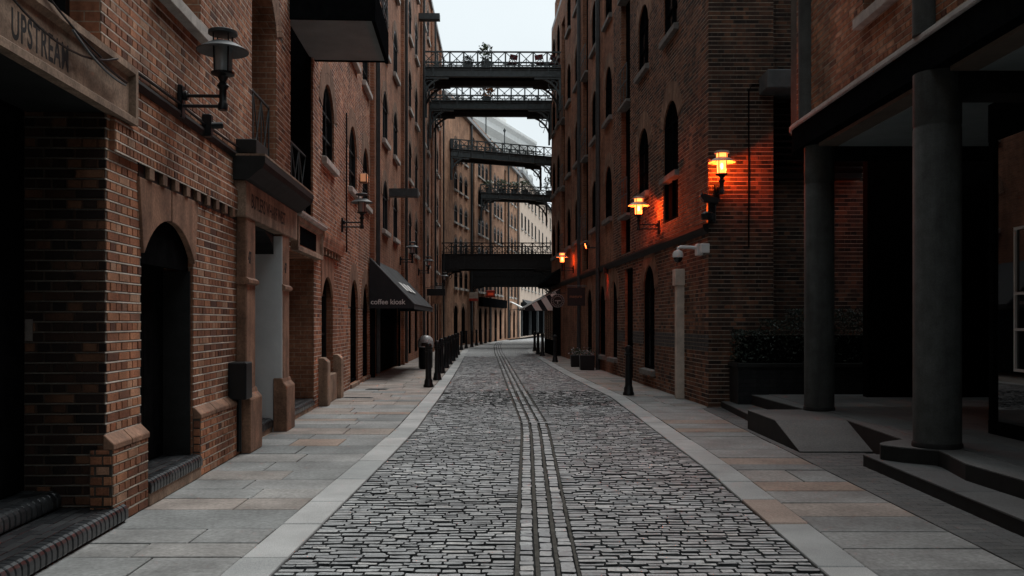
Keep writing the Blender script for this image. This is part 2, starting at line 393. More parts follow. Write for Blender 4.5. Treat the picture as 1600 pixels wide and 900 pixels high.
def facade(root, u0, u1, z0, z1, ops, mat, name='wall', reveal=None):
    mb = MB(); rv = MB() if reveal else None; wall_sheet(mb, u0, u1, z0, z1, ops, rv=rv)
    w_ = mb.build(name, mat, root, fixn=False)
    if rv and rv.v: stuff(rv.build('reveal', reveal, w_, fixn=False))
    return w_

CACHE = {}
def cached(key, fn):
    if key not in CACHE: CACHE[key] = fn()
    return CACHE[key]
def fill_opening(root, o, frame_mat='black_paint', pane_mat='glass_dark', bars=(1, 2)):
    """window (or door): frame with bars > pane; sill; arch of voussoirs"""
    W, H, r, d = round(o.w * 2, 3), round(o.z1 - o.z0, 3), round(o.rise, 3), round(o.d, 3)
    loc = (o.uc, 0, o.z0)
    q = Op(-o.w, o.w, 0, o.z1 - o.z0, o.rise, o.d, o.ring)
    def mk_frame():
        mb = MB(); pts = q.outline(8); n = len(pts); cx, cz = 0, H / 2; t = .07
        ins = [(p[0] - math.copysign(min(t, abs(p[0])), p[0] + 1e-9), min(max(p[1] + (t if p[1] < cz else -t), t), H - t)) for p in pts]
        for i in range(n):
            k = (i + 1) % n; a, b, c, e = pts[i], pts[k], ins[k], ins[i]; y0, y1 = d - .07, d + .0
            mb.quad((a[0], y0, a[1]), (b[0], y0, b[1]), (c[0], y0, c[1]), (e[0], y0, e[1]))
            mb.quad((e[0], y0, e[1]), (c[0], y0, c[1]), (c[0], y1, c[1]), (e[0], y1, e[1]))
        for i in range(bars[0]):
            u = -o.w + 2 * o.w * (i + 1) / (bars[0] + 1); mb.box(u - .022, u + .022, d - .055, d + .004, t, q.top(u) - t)
        for i in range(bars[1]):
            z = (H - r) * (i + 1) / (bars[1] + (0 if r else 1)); mb.box(-o.w + t, o.w - t, d - .05, d + .003, z - .022, z + .022)
        return mb.mesh('window_frame', frame_mat, fixn=False)
    def mk_pane():
        mb = MB(); pts = q.outline(8); mb.add([(p[0], d, p[1]) for p in pts], [tuple(range(len(pts)))]); return mb.mesh('pane', pane_mat, fixn=False)
    nm = 'door' if o.kind == 'door' else 'window'
    f = put(nm, cached((nm, W, H, r, d, frame_mat, bars), mk_frame), root, loc)
    put('door_panel' if o.kind == 'door' else 'pane', cached(('pane', W, H, r, d, pane_mat), mk_pane), f)
    if o.sill:
        sm = getattr(o, 'sill_mat', 'stone_sill')
        def mk_sill():
            mb = MB(); mb.prism([(-.11, -.13), (.0, -.13), (o.d - .08, -.13), (o.d - .08, .03), (.0, .015), (-.11, .0)], -o.w - .1, o.w + .1, 'yz'); return mb.mesh('sill', sm, bevel=.008)
        put('sill', cached(('sill', W, d, sm), mk_sill), root, loc)
    if o.ring and o.rise:
        def mk_ring():
            mb = MB(); a0 = math.asin(min(1, o.w / o.R)); zc = H - o.R; nr = max(1, round(o.ring / .2)); tr = o.ring / nr
            for k in range(nr):
                r0, r1 = o.R + k * tr, o.R + (k + 1) * tr - .008; n = max(5, int(2 * a0 * (r0 + r1) / 2 / .085))
                for i in range(n):
                    t0, t1 = -a0 + 2 * a0 * i / n + .004 / r0, -a0 + 2 * a0 * (i + 1) / n - .004 / r0; mb.cur = random.random()
                    c = [(r0 * sin(t0), zc + r0 * cos(t0)), (r1 * sin(t0), zc + r1 * cos(t0)), (r1 * sin(t1), zc + r1 * cos(t1)), (r0 * sin(t1), zc + r0 * cos(t1))]
                    vs = [(x, .06 if k == 0 else .0, z) for x, z in c] + [(x, -.014, z) for x, z in c]
                    mb.add(vs, [(4, 5, 6, 7), (0, 1, 5, 4), (1, 2, 6, 5), (2, 3, 7, 6), (3, 0, 4, 7)])
            return mb.mesh('brick_arch', getattr(o, 'ring_mat', 'brick_buff'))
        put('brick_arch', cached(('ring', W, H, r, round(o.ring, 3), getattr(o, 'ring_mat', 0)), mk_ring), root, loc)

def lay_bricks(u0, u1, z0, z1, ops, course=.08, ln=.235, joint=.013, zmax=None):
    """English bond; returns (u0,u1,z0,z1) of each brick, cut at the openings"""
    res = []; k0 = int(math.floor(z0 / course + 1e-6)); k = k0
    while k * course < z1 - .02:
        a, b = k * course + joint * .6, min((k + 1) * course - joint * .6, z1); zm = (a + b) / 2
        pitch = ln if k % 2 == 0 else ln / 2; off = 0 if k % 2 == 0 else ln / 4
        gaps = sorted(g for g in (o.gap(zm) for o in ops) if g)
        segs = []; cur = u0
        for g in gaps:
            if g[1] <= cur: continue
            if g[0] > cur: segs.append((cur, min(g[0], u1)))
            cur = max(cur, g[1])
        if cur < u1: segs.append((cur, u1))
        for s0, s1 in segs:
            if s1 - s0 < .03: continue
            i = math.floor((s0 - off) / pitch)
            while off + i * pitch < s1:
                p, q = max(off + i * pitch, s0), min(off + (i + 1) * pitch, s1); i += 1
                top = zmax(p) if zmax else 1e9
                if q - p < .035 or zm > top: continue
                res.append((p + joint / 2, q - joint / 2, a, b))
        k += 1
    return res
def lay_beds(u0, u1, z0, z1, ops, course=.08, zmax=None):
    res = []
    for k in range(int(round(z0 / course)), int(z1 / course) + 1):
        z = k * course; cur = u0; segs = []
        for g in sorted(g for g in (o.gap(z + .001) for o in ops) if g):
            if g[1] <= cur: continue
            if g[0] > cur: segs.append((cur, min(g[0], u1)))
            cur = max(cur, g[1])
        if cur < u1: segs.append((cur, u1))
        for a, b in segs:
            while a < b - .02:
                e = min(a + random.uniform(.5, 1.1), b)
                if not zmax or z < zmax(a): res.append((a, e, z))
                a = e
    return res
def place_beds(par, y, beds, mat, front=.0065, h=.0062):
    mb = MB()
    for a, b, z in beds:
        mb.cur = random.random(); j = random.uniform(-.0012, .0012); t = random.uniform(-.0015, .001)
        mb.brick(a, b, z - h + j, z + h + j, y + .002, y - front + t, .0015, .0006)
    stuff(mb.build('mortar_beds', mat, par, fixn=False))
def place_bricks(jobs, mat, n_parts=300, front=.008):
    """jobs: (parent, frame matrix, wall plane y, bricks); the bricks that show largest become parts, the rest one stuff part per parent"""
    allb = []
    for par, M, y, bl in jobs:
        for b in bl:
            pts = [M @ Vector(p) for p in ((b[0], y, b[2]), (b[1], y, b[2]), (b[1], y, b[3]), (b[0], y, b[3]))]
            allb.append((screen_area(pts), par, y, b))
    allb.sort(key=lambda t: -t[0])
    rest = {}
    for i, (ar, par, y, b) in enumerate(allb):
        if i < n_parts and ar > 20:
            ln = round(b[1] - b[0], 2); h = round(b[3] - b[2], 3); v = random.randrange(3)
            def mk():
                mb = MB(); mb.brick(-ln / 2, ln / 2, -h / 2, h / 2, .004, -front, .004, .002); return mb.mesh('brick', mat, fixn=False)
            put('brick', cached(('brick', mat, ln, h, v), mk), par, ((b[0] + b[1]) / 2, y + random.uniform(-.002, .0015), (b[2] + b[3]) / 2))
        else:
            mb = rest.setdefault(par.name, (MB(), par))[0]; mb.cur = random.random()
            t = random.uniform(-.0015, .002)
            mb.brick(b[0], b[1], b[2], b[3], y + .004, y - front + t, .004, .0018)
    for mb, par in rest.values():
        stuff(mb.build('brick_courses', mat, par, fixn=False))
# ------------------------------------------------------------------ the setting: ground, road, kerbs, pavements
XL = [(-8, -1.56), (5.64, -1.53), (10.2, -1.46), (13.3, -1.43), (17.8, -1.52), (19.4, -1.55), (27, -1.75), (35, -1.99), (48, -2.42), (51, -2.5), (55, -2.38), (59.6, -1.93), (66, -1.5), (73, -1.07), (81.5, .23), (95, 3.5), (120, 11)]
XR = [(-8, 1.9), (5.73, 2.0), (9.9, 2.12), (19.1, 2.12), (22.4, 1.91), (28.1, 1.59), (36.2, 1.28), (47.5, .83), (50.5, .84), (53, 1.0), (56, 1.5), (62, 3.2), (70, 6), (80, 10)]
XC = [(-8, 0), (5.7, .02), (12.8, .135), (14.3, .14), (15.6, .1), (19.5, -.03), (30, -.36), (47.7, -.92), (60, -1.2)]
lw = lambda Y: -2.85 - .048 * Y                     # left wall line
def lwall(Y):
    if Y < 26: return lw(Y)
    if Y < 56: return -4.03 - .0128 * (Y - 26)
    return -4.41 + .1586 * (Y - 56)
rw = lambda Y: 4.62 - .055 * Y                      # right wall line
g = MB(); g.box(-400, 400, -400, 400, -.6, -.14); struct(g.build('ground', 'asphalt'))
rd = MB()
ys = [-8 + 2 * i for i in range(45)]
for a, b in zip(ys, ys[1:]):
    rd.quad((interp(XL, a) - .1, a, -.046), (interp(XR, a) + .1, a, -.046), (interp(XR, b) + .1, b, -.046), (interp(XL, b) - .1, b, -.046))
road = struct(rd.build('cobbled_road', 'joint_dirt', fixn=False))
def sett(mb, x0, x1, y0, y1, top, fine=True):
    cx, cy = (x0 + x1) / 2, (y0 + y1) / 2; a, b = (x1 - x0) / 2, (y1 - y0) / 2
    j = lambda s: random.uniform(-s, s)
    if fine:
        def ringp(f, z, jj):
            c = .84; out = []
            for (sx, sy) in ((-1, -c), (-c, -1), (c, -1), (1, -c), (1, c), (c, 1), (-c, 1), (-1, c)):
                out.append((cx + sx * (a - f * .6) + j(jj), cy + sy * (b - f) + j(jj), z + j(.0025)))
            return out
        sk = j(.004)
        v = ringp(-.002, top - .034, .004) + ringp(.0005, top - .012, .004) + ringp(.0065, top + sk, .004) + [(cx + j(.03), cy + j(.01), top + .001 + j(.003))]
        f = [tuple((i, (i + 1) % 8, 8 + (i + 1) % 8, 8 + i)) for i in range(8)] + [tuple((8 + i, 8 + (i + 1) % 8, 16 + (i + 1) % 8, 16 + i)) for i in range(8)] + [(16 + i, 16 + (i + 1) % 8, 24) for i in range(8)]
    else:
        v = [(x0, y0, top - .034), (x1, y0, top - .034), (x1, y1, top - .034), (x0, y1, top - .034)] + [(x0 + .012 + j(.005), y0 + .012 + j(.004), top + j(.004)), (x1 - .012 + j(.005), y0 + .012 + j(.004), top + j(.004)), (x1 - .012 + j(.005), y1 - .012 + j(.004), top + j(.004)), (x0 + .012 + j(.005), y1 - .012 + j(.004), top + j(.004))]
        f = [(4, 5, 6, 7), (0, 1, 5, 4), (1, 2, 6, 5), (2, 3, 7, 6), (3, 0, 4, 7)]
    if fine: mb.mi = 1; mb.add(v, f[:16]); o = len(mb.v) - 25; mb.mi = 0; mb.f += [tuple(i + o for i in q) for q in f[16:]]; mb.r += [mb.cur] * 8; mb.m += [0] * 8
    else:
        mb.mi = 1 if y0 < 21 else 0; mb.add(v, f[1:]); o = len(mb.v) - 8; mb.mi = 0; mb.f.append(tuple(i + o for i in f[0])); mb.r.append(mb.cur); mb.m.append(0)
setts = []
y = 3.2
while y < 42:
    dy = random.uniform(.07, .094)
    xl, xr, xc = interp(XL, y) + .006, interp(XR, y) - .006, interp(XC, y)
    for s0, s1 in ((xl, xc - .004), (xc + .418, xr)):
        x = s0
        while x < s1 - .05:
            wdt = random.choice((.095, .12, .135, .15, .165, .18, .21)) * random.uniform(.92, 1.08)
            if random.random() < .02: wdt *= 1.5
            e = min(x + wdt, s1)
            if s1 - e < .07: e = s1
            sl_ = .01 * sin(x * 1.6 + y * .7) + random.uniform(-.005, .005)
            setts.append((x + .0035, e - .0035, y + sl_ + .0072 + random.uniform(0, .006), y + dy + sl_ - .0072 - random.uniform(0, .006), -.01 + random.uniform(-.006, .004)))
            x = e
    y += dy
for k in range(3):                                  # the three rows of setts along the middle
    y = 3.2 + random.random() * .1
    while y < 42:
        dy = random.uniform(.08, .17); xc = interp(XC, y) + .02 + k * .135
        setts.append((xc + random.uniform(.002, .01), xc + .1 + random.uniform(-.006, .006), y + .006, y + dy - .006, -.01 + random.uniform(-.004, .004))); y += dy
x = .0
for k in range(7):                                  # the pale cross course
    setts.append((.02 + k * .125, .02 + k * .125 + .115, 14.32, 14.44, -.006))
ranked = sorted(setts, key=lambda s: -screen_area([(s[0], s[2], -.01), (s[1], s[2], -.01), (s[1], s[3], -.01), (s[0], s[3], -.01)]))
mb = MB()
for i, s in enumerate(ranked):
    if i < 300:
        q = MB(); cx, cy = (s[0] + s[1]) / 2, (s[2] + s[3]) / 2
        sett(q, s[0] - cx, s[1] - cx, s[2] - cy, s[3] - cy, 0); q.build('sett', ('sett', 'sett_edge'), road, (cx, cy, s[4]), fixn=False)
    else:
        mb.cur = random.random(); sett(mb, *s, fine=s[2] < 17)
stuff(mb.build('sett_courses', ('sett', 'sett_edge'), road, fixn=False))
ch_ = MB()
for i in range(24):
    a, b = 3 + i * 2, 5 + i * 2
    for k in range(4):
        o = -.008 + k * .135; ch_.quad((interp(XC, a) + o, a, -.026), (interp(XC, a) + o + .03, a, -.026), (interp(XC, b) + o + .03, b, -.026), (interp(XC, b) + o, b, -.026))
stuff(ch_.build('channel_dirt', 'dirt_fill', road, fixn=False))
far = MB()
ys = [42 + 1.5 * i for i in range(34)]
for a, b in zip(ys, ys[1:]):
    for x0, x1 in (((XL, 0), (XC, -.03)), ((XC, .42), (XR, 0))):
        far.quad((interp(x0[0], a) + x0[1], a, -.012), (interp(x1[0], a) + x1[1], a, -.012), (interp(x1[0], b) + x1[1], b, -.012), (interp(x0[0], b) + x0[1], b, -.012))
    for k in range(3):
        o = .02 + k * .135
        far.quad((interp(XC, a) + o, a, -.012), (interp(XC, a) + o + .1, a, -.012), (interp(XC, b) + o + .1, b, -.012), (interp(XC, b) + o, b, -.012))
fm = MATS['setts_far']
for n in fm.node_tree.nodes:                        # the road's courses lie across it: x across, y along
    if n.type == 'COMBXYZ':
        for l in list(n.inputs['X'].links) + list(n.inputs['Y'].links): fm.node_tree.links.remove(l)
        sp = [q for q in fm.node_tree.nodes if q.type == 'SEPXYZ'][0]
        fm.node_tree.links.new(sp.outputs['X'], n.inputs['X']); fm.node_tree.links.new(sp.outputs['Y'], n.inputs['Y'])
stuff(far.build('far_setts', 'setts_far', road, fixn=False))

def slab(mb, poly, top, h=.05, ch=.006, tilt=.002):
    n = len(poly); cx = sum(p[0] for p in poly) / n; cy = sum(p[1] for p in poly) / n
    def ins(f): 
        r = []
        for p in poly:
            d = Vector((p[0] - cx, p[1] - cy)); l = max(d.length, 1e-4); d = d * ((l - f) / l); r.append((cx + d.x, cy + d.y))
        return r
    i1 = ins(ch * 1.4); t = [random.uniform(-tilt, tilt) for _ in range(n)]
    v = [(p[0], p[1], top - h) for p in poly] + [(p[0], p[1], top - ch + t[i]) for i, p in enumerate(poly)] + [(p[0], p[1], top + t[i]) for i, p in enumerate(i1)]
    f = []
    for k in range(2):
        for i in range(n): f.append((k * n + i, k * n + (i + 1) % n, (k + 1) * n + (i + 1) % n, (k + 1) * n + i))
    f.append(tuple(range(2 * n, 3 * n))); mb.add(v, f)
def slab_obj(name, mat, poly, parent, top=0.0, **kw):
    cx = sum(p[0] for p in poly) / len(poly); cy = sum(p[1] for p in poly) / len(poly)
    q = MB(); slab(q, [(p[0] - cx, p[1] - cy) for p in poly], 0, **kw); return q.build(name, mat, parent, (cx, cy, top), fixn=False)

# kerbs: one granite stone after another
for side, tab, sg in (('left', XL, -1), ('right', XR, 1)):
    base = MB(); ks = [-8 + i for i in range(88)]
    for a, b in zip(ks, ks[1:]):
        p = [(interp(tab, a), a), (interp(tab, a) + sg * .3, a), (interp(tab, b) + sg * .3, b), (interp(tab, b), b)]
        base.prism(p, -.12, -.02)
    kb = struct(base.build(side + '_kerb', 'joint_dirt'))
    y = -6.0 + (.37 if sg > 0 else 0)
    pale = MB()
    while y < 78:
        ln = random.uniform(.85, 1.25); e = y + ln; wd = .3 if y > 12 else .31
        p = [(interp(tab, y + .006), y + .006), (interp(tab, y + .006) + sg * wd, y + .006), (interp(tab, e - .006) + sg * wd, e - .006), (interp(tab, e - .006), e - .006)]
        if sg < 0: p = p[::-1]
        if y < 44:
            pink = sg > 0 and y < 7.6 < e
            slab_obj('kerb_stone', 'granite_pink' if pink else 'granite_kerb', p, kb, .002 + random.uniform(-.003, .003), h=.1, ch=.01)
        else: pale.cur = random.random(); slab(pale, p, .002, h=.1, ch=.01)
        y = e
    stuff(pale.build('far_kerb_stones', 'granite_kerb', kb, fixn=False))

# pavements: York slabs in courses between wall and kerb
def pavement(name, inner, outer, y0, y1, warm, geo_to, seed):
    random.seed(seed)
    base = MB(); n = int((y1 - y0) / 1.0)
    for i in range(n):
        a, b = y0 + (y1 - y0) * i / n, y0 + (y1 - y0) * (i + 1) / n
        base.quad((inner(a), a, -.028), (outer(a), a, -.028), (outer(b), b, -.028), (inner(b), b, -.028))
    pv = struct(base.build(name, 'joint_dirt', fixn=False)); y = y0; far = MB()
    while y < y1:
        dy = random.choice((.38, .45, .5, .55, .62, .7)); e = min(y + dy, y1)
        a0, b0 = inner(y), outer(y); wd = b0 - a0; k = max(1, round(wd / random.uniform(.62, .95))); cuts = [0.0]
        for i in range(1, k): cuts.append((i + random.uniform(-.27, .27)) / k)
        cuts.append(1.0)
        for c, d in zip(cuts, cuts[1:]):
            A = lambda yy, c=c: inner(yy) + (outer(yy) - inner(yy)) * c
            g2 = random.uniform(.003, .009)
            p = [(A(y, c) + g2, y + g2), (A(y, d) - g2, y + g2), (A(e, d) - g2, e - g2), (A(e, c) + g2, e - g2)]
            w_ = warm(y)
            if e < geo_to: slab_obj('paving_slab', 'york_warm' if random.random() < w_ else 'york_slab', p, pv, random.uniform(-.003, .003))
            else: far.cur = random.random(); slab(far, p, random.uniform(-.002, .002))
        y = e
    stuff(far.build('far_slabs', 'york_warm' if warm(60) > .5 else 'york_slab', pv, fixn=False))
    return pv
ko = lambda tab, sg: (lambda Y: interp(tab, Y) + sg * .312)
pavement('left_pavement', lambda Y: lwall(Y) - .02, ko(XL, -1), -6, 80, lambda y: .1 if y < 18 else (.5 if y < 21 else .95), 36, 11)
rin = lambda Y: (3.32 + .0185 * (Y - 5.8)) if Y < 16.6 else rw(Y) + .02
pavement('right_pavement', ko(XR, 1), rin, -6, 50, lambda y: .1 if y < 17 else (.3 if y < 21 else .9), 36, 12)
random.seed(21)
sq = MB(); sq.quad((.8, 50, -.024), (14, 50, -.024), (14, 80, -.024), (.8, 80, -.024)); struct(sq.build('far_right_pavement', 'york_warm', fixn=False))
# the grey forecourt of small setts beside the right pavement
fc = MB(); fc.prism([(3.2, -6), (9, -6), (9, 16.8), (3.55, 16.8), (3.32, 5.8)], -.09, -.012); fore = struct(fc.build('forecourt', 'joint_dirt'))
fs = MB(); y = 2.0; row = 0
while y < 16.7:
    x = rin(y) + .008; fs.cur = random.random(); w0 = .097 if row % 2 else .197; slab(fs, [(x, y), (x + w0, y), (x + w0, y + .097), (x, y + .097)], 0, h=.03, ch=.003, tilt=.001); x += w0 + .003
    while x < (4.3 if y < 13 else 4.4):
        fs.cur = random.random(); slab(fs, [(x, y), (x + .197, y), (x + .197, y + .097), (x, y + .097)], random.uniform(-.0015, .0015), h=.03, ch=.003, tilt=.001); x += .2
    y += .1; row += 1
stuff(fs.build('small_pavers', 'dark_paver', fore, fixn=False))

# ------------------------------------------------------------------ left warehouse with the lettered beam
TL = atan2(1, -.048)
def frame_of(loc, rz): return Matrix.Translation(loc) @ Matrix.Rotation(rz, 4, 'Z')
LO = (-2.85, 0, 0); ML = frame_of(LO, TL)
A = thing('warehouse', 'brown brick warehouse along the left pavement with lettered stone beam and arched doors', 'warehouse', LO, TL)
oG = Op(-1.8, 7.03, 0, 3.3, d=.62); oB = Op(7.78, 9.25, 0, 2.86, d=.32); oC = Op(11.4, 13.1, 0, 2.9, d=.9); oD = Op(13.95, 16.45, 0, 2.75, d=.9)
oE = Op(17.3, 18.75, 0, 2.95, d=.2); oF = Op(21.5, 23.0, .1, 2.65, .7, .12, .42, 'door', False); oF2 = Op(24.0, 25.5, .1, 2.65, .7, .12, .42, 'door', False)
oH = Op(11.75, 13.25, 3.66, 6.35, .55, .55, .42); oI = Op(14.3, 16.35, 3.5, 13.0, d=.6)
oU = Op(3.6, 6.93, 3.74, 5.6, d=.3); oV = Op(8.15, 9.5, 4.68, 6.3, .4, .3, .4)
winA = [oV]
for z in (4.8, 8.05, 11.3, 14.4):
    for u in (17.4, 21.25, 24.0):
        winA.append(Op(u, u + 1.5, z, z + 1.58, .6, .1, .44))
opsA = [oG, oB, oC, oD, oE, oF, oF2, oH, oI, oU] + winA
ZC = 11.04
wa = facade(A, -48, 26.4, 0, ZC, [o for o in opsA if o.z0 < ZC], 'mortar_pale', reveal='brickwork_left')
wb = facade(A, -48, 26.4, ZC, 17, [o for o in opsA if o.z1 > ZC], 'brickwork_left', 'upper_wall')
oG2 = Op(-1.8, 7.022, 0, 3.3, d=.62)
bl = lay_bricks(4.0, 26.4, 0, ZC, [oG2] + opsA[1:], zmax=lambda u: 2.6 + .38 * u)
bl = [b for b in bl if not (b[2] < .66 and (6.9 < b[0] < 7.78 or 9.2 < b[0] < 10.9))]
# return face of the pillar beside the wide entry, facing the camera
JM = ML @ Matrix.Translation((7.03, 0, 0)) @ Matrix.Rotation(-pi / 2, 4, 'Z')
jb = MB(); jb.quad((-.62, .012, .0), (0.0, .012, .0), (0.0, .012, 3.24), (-.62, .012, 3.24))
jamb = jb.build('entry_jamb', 'mortar_dark', A, (7.03 - .012, 0, 0), -pi / 2, fixn=False)
JM = JM @ Matrix.Translation((0, -.012, 0))
bj = lay_bricks(-.62, .016, .0, 3.24, [])
# plinths: proud brickwork under a splayed terracotta cap
pb = []
pjobs = []
for u0, u1 in ((6.98, 7.76), (9.27, 10.92)):
    plinth = MB(); plinth.box(u0, u1, -.07, .0, 0, .6); plm = plinth.build('plinth', 'mortar_dark', A)
    
    for k in range(7 if u0 > 8 else 0):
        q = MB(); q.brick(.004, .066, k * .083 + .008, k * .083 + .078, .0, -.008, .003, .002); q.build('brick', 'brick_a', plm, (u0, 0, 0), -pi / 2, fixn=False)
    pjobs.append((plm, ML, -.07, lay_bricks(u0, u1, .0, .6, [])))
for u0, u1 in ((6.98, 7.36), (7.37, 7.77), (9.26, 9.8), (9.81, 10.36), (10.37, 10.92)):
    c = MB(); c.prism([(-.085, .6), (.0, .6), (.0, .72), (-.015, .715), (-.085, .645)], u0, u1, 'yz'); c.build('plinth_cap', 'terracotta', A, bevel=.006)
pe = MB(); pe.quad((-.1, -.04, 0), (.07, -.04, 0), (.07, -.04, .6), (-.1, -.04, .6)); pend = pe.build('plinth_end', 'mortar_dark', A, (7.02, 0, 0), -pi / 2, fixn=False)
bpe = lay_bricks(-.1, .075, .0, .6, [])
# projecting band of bricks and the dentils below it
bd = MB(); bd.box(7.1, 10.95, -.045, 0, 2.97, 3.22); band = bd.build('brick_band', 'brickwork_left', A)
bb = lay_bricks(7.1, 10.95, 2.97, 3.22, [], ln=.16)
for i in range(9):
    u = 7.86 + i * .345; d = MB(); d.brick(u, u + .13, 2.85, 2.965, .0, -.05, .006, .003); d.build('dentil', 'brick_buff', A, fixn=False)
dl = MB(); dl.box(7.7, 10.95, -.013, 0, 2.842, 2.972); dl.build('dentil_course', 'dark_stone', A)
ME = ML @ Matrix.Translation((7.02, 0, 0)) @ Matrix.Rotation(-pi / 2, 4, 'Z')
place_bricks([(jamb, JM, .012, bj)], 'brick_sooty_shade', 95)
place_bricks([(wa, ML, 0.0, bl), (band, ML, -.045, bb), (pend, ME, -.04, bpe)] + pjobs, 'brick_a', 195)
place_beds(wa, 0.0, [b for b in lay_beds(4.0, 26.4, 0, ZC, [oG2] + opsA[1:], zmax=lambda u: 2.6 + .38 * u) if not (b[2] < .68 and 6.9 < b[0] < 10.9)], 'mortar_bed')
place_beds(jamb, .012, lay_beds(-.62, .0, 0, 3.24, []), 'mortar_bed_jamb', h=.005)
place_beds(band, -.045, lay_beds(7.1, 10.95, 2.96, 3.22, []), 'mortar_bed')
for p_ in pjobs: place_beds(p_[0], -.07, lay_beds(p_[3][0][0], p_[3][-1][1], .08, .58, []), 'mortar_bed_dark')
lg = MB(); lg.prism([(-.02, 3.58), (0, 3.58), (0, 3.66), (-.04, 3.66), (-.045, 3.63)], 7.5, 11.0, 'yz'); lg.build('moulded_ledge', 'dark_stone', A)
# stone beam with sunk panel and lettering
def sunk_beam(u0, u1, z0, z1, yf, frame, sunk, mat, nm='stone_beam'):
    m = MB(); f = frame
    o = [(u0, z0), (u1, z0), (u1, z1), (u0, z1)]; i1 = [(u0 + f, z0 + f), (u1 - f, z0 + f), (u1 - f, z1 - f), (u0 + f, z1 - f)]
    i2 = [(u0 + f + .03, z0 + f + .03), (u1 - f - .03, z0 + f + .03), (u1 - f - .03, z1 - f - .03), (u0 + f + .03, z1 - f - .03)]
    v = [(p[0], 0, p[1]) for p in o] + [(p[0], yf, p[1]) for p in o] + [(p[0], yf, p[1]) for p in i1] + [(p[0], yf + sunk, p[1]) for p in i2]
    fs = [(8 + 4, 8 + 5, 8 + 6, 8 + 7)]
    for k in range(3):
        for i in range(4): fs.append((k * 4 + i, k * 4 + (i + 1) % 4, (k + 1) * 4 + (i + 1) % 4, (k + 1) * 4 + i))
    m.add(v, fs); return m.build(nm, mat, A, fixn=False)
bm_ = sunk_beam(-1.85, 7.5, 3.235, 3.71, -.085, .055, .045, 'sandstone')
bs_ = MB(); bs_.box(-1.8, 7.2, .0, .6, 3.24, 3.3); bs_.build('beam_soffit', 'dark_stone', A)
text_mesh('carved_lettering', 'UPSTREAM', .262, 'ink_black', .0006, .58, .005, bm_, (5.5, -.0405, 3.352), spacing=1.12)
# timber doors at the back of the wide entry, its landing and two bullnosed steps
dr = MB(); dr.quad((-1.8, .62, 0), (7.03, .62, 0), (7.03, .62, 3.3), (-1.8, .62, 3.3)); dr.build('entry_doors', 'dark_wood', A, (0, .0, 0), fixn=False)
for i in range(24):
    q = MB(); q.box(-1.7 + i * .36, -1.7 + i * .36 + .34, .60, .618, .3, 3.2); q.build('plank', 'dark_wood', A)
pln = MB(); pln.box(-.6, -.545, -.02, -.008, 1.45, 1.62); pln.build('door_plate', 'paper_pale', A, (7.018, 0, 0), -pi / 2)
def bull_step(u0, u1, yf, z, depth, tread='black_bricks', rise_mat='black_bricks', riser=.0, r=.062):
    """tread and riser with a row of rounded bricks along the nosing"""
    t = MB(); t.box(u0, u1, yf + .03, yf + depth, 0 if riser == 0 else riser, z - .012)
    s = t.build('step', 'dark_stone', A)
    tb = MB(); k = 0
    while yf + .12 + k * .076 < yf + depth - .02:
        x = u0 + (.0 if k % 2 else -.11); y0 = yf + .118 + k * .076; k += 1
        while x < u1:
            a, b = max(x, u0), min(x + .22, u1); x += .228
            if b - a > .03:
                tb.cur = random.random(); hh = z + random.uniform(-.0025, .002)
                slab(tb, [(a, y0), (b, y0), (b, y0 + .07), (a, y0 + .07)], hh, h=.03, ch=.003, tilt=.001)
    stuff(tb.build('tread_bricks', 'brick_black', s, fixn=False))
    n = max(1, int((u1 - u0) / .078)); p = (u1 - u0) / n
    def mk():
        m = MB(); w2 = p / 2 - .005; pr = [(.112, .002), (.112, -.125), (.012, -.128), (.0, -.115)] + [(r - r * cos(a), -r + r * sin(a)) for a in (0, .4, .8, 1.2, 1.57)]
        m.prism(pr[::-1], -w2, w2, 'yz'); return m.mesh('bullnose_brick', 'brick_gloss', bevel=.007)
    for i in range(n):
        put('bullnose_brick', cached(('bull', round(p, 4), r), mk), s, (u0 + (i + .5) * p, yf + random.uniform(-.002, .002), z + random.uniform(-.001, .001)))
    return s
bull_step(2.5, 7.2, -.12, .145, .5); bull_step(2.5, 7.0, .32, .285, .3)
ld = MB(); ld.box(2.5, 7.0, .5, .62, .2, .28); ld.build('landing', 'york_slab', A)
# arched door: two stone blocks with the arch cut into them, black door, bullnosed step on a stone riser
def stone_lintel(o, spring, crown, top, yf=-.02, mat='terracotta', lean=.1, parts=2):
    q = Op(o.u0 + .02, o.u1 - .02, 0, crown, crown - spring, .3); arc = q.arc(16); mid = len(arc) // 2
    for s in (0, 1):
        a = arc[:mid + 1] if s == 0 else arc[mid:]
        g3 = .012
        if s == 0: poly = [(o.u0 - .0, spring)] + a[:-1] + [(o.uc - g3, a[-1][1]), (o.uc - g3, top), (o.u0 - lean, top)]
        else: poly = [(o.uc + g3, a[0][1])] + a[1:] + [(o.u1 + .0, spring), (o.u1 + lean, top), (o.uc + g3, top)]
        m = MB(); m.prism(poly, yf, .03, 'xz'); m.build('lintel_stone', mat, A, bevel=.005)
stone_lintel(oB, 2.2, 2.55, 2.845, yf=-.03)
def plain_door(o, d, z0, z1, mat='dark_wood', nm='door', planks=5):
    m = MB(); m.quad((o.u0, d, z0), (o.u1, d, z0), (o.u1, d, z1), (o.u0, d, z1)); dd = m.build(nm, mat, A, fixn=False)
    wv = (o.u1 - o.u0) / planks
    for i in range(planks):
        q = MB(); q.box(o.u0 + i * wv + .006, o.u0 + (i + 1) * wv - .006, d - .03, d - .002, z0 + .02, z1 - .02); q.build('plank', mat, dd, bevel=.004)
    return dd
plain_door(oB, .32, .22, 2.86)
m = MB(); m.box(7.79, 9.24, .045, .09, 2.12, 2.84); m.build('dark_arch_panel', 'dark_wood', A)  # black panel added for the darkness inside the arch
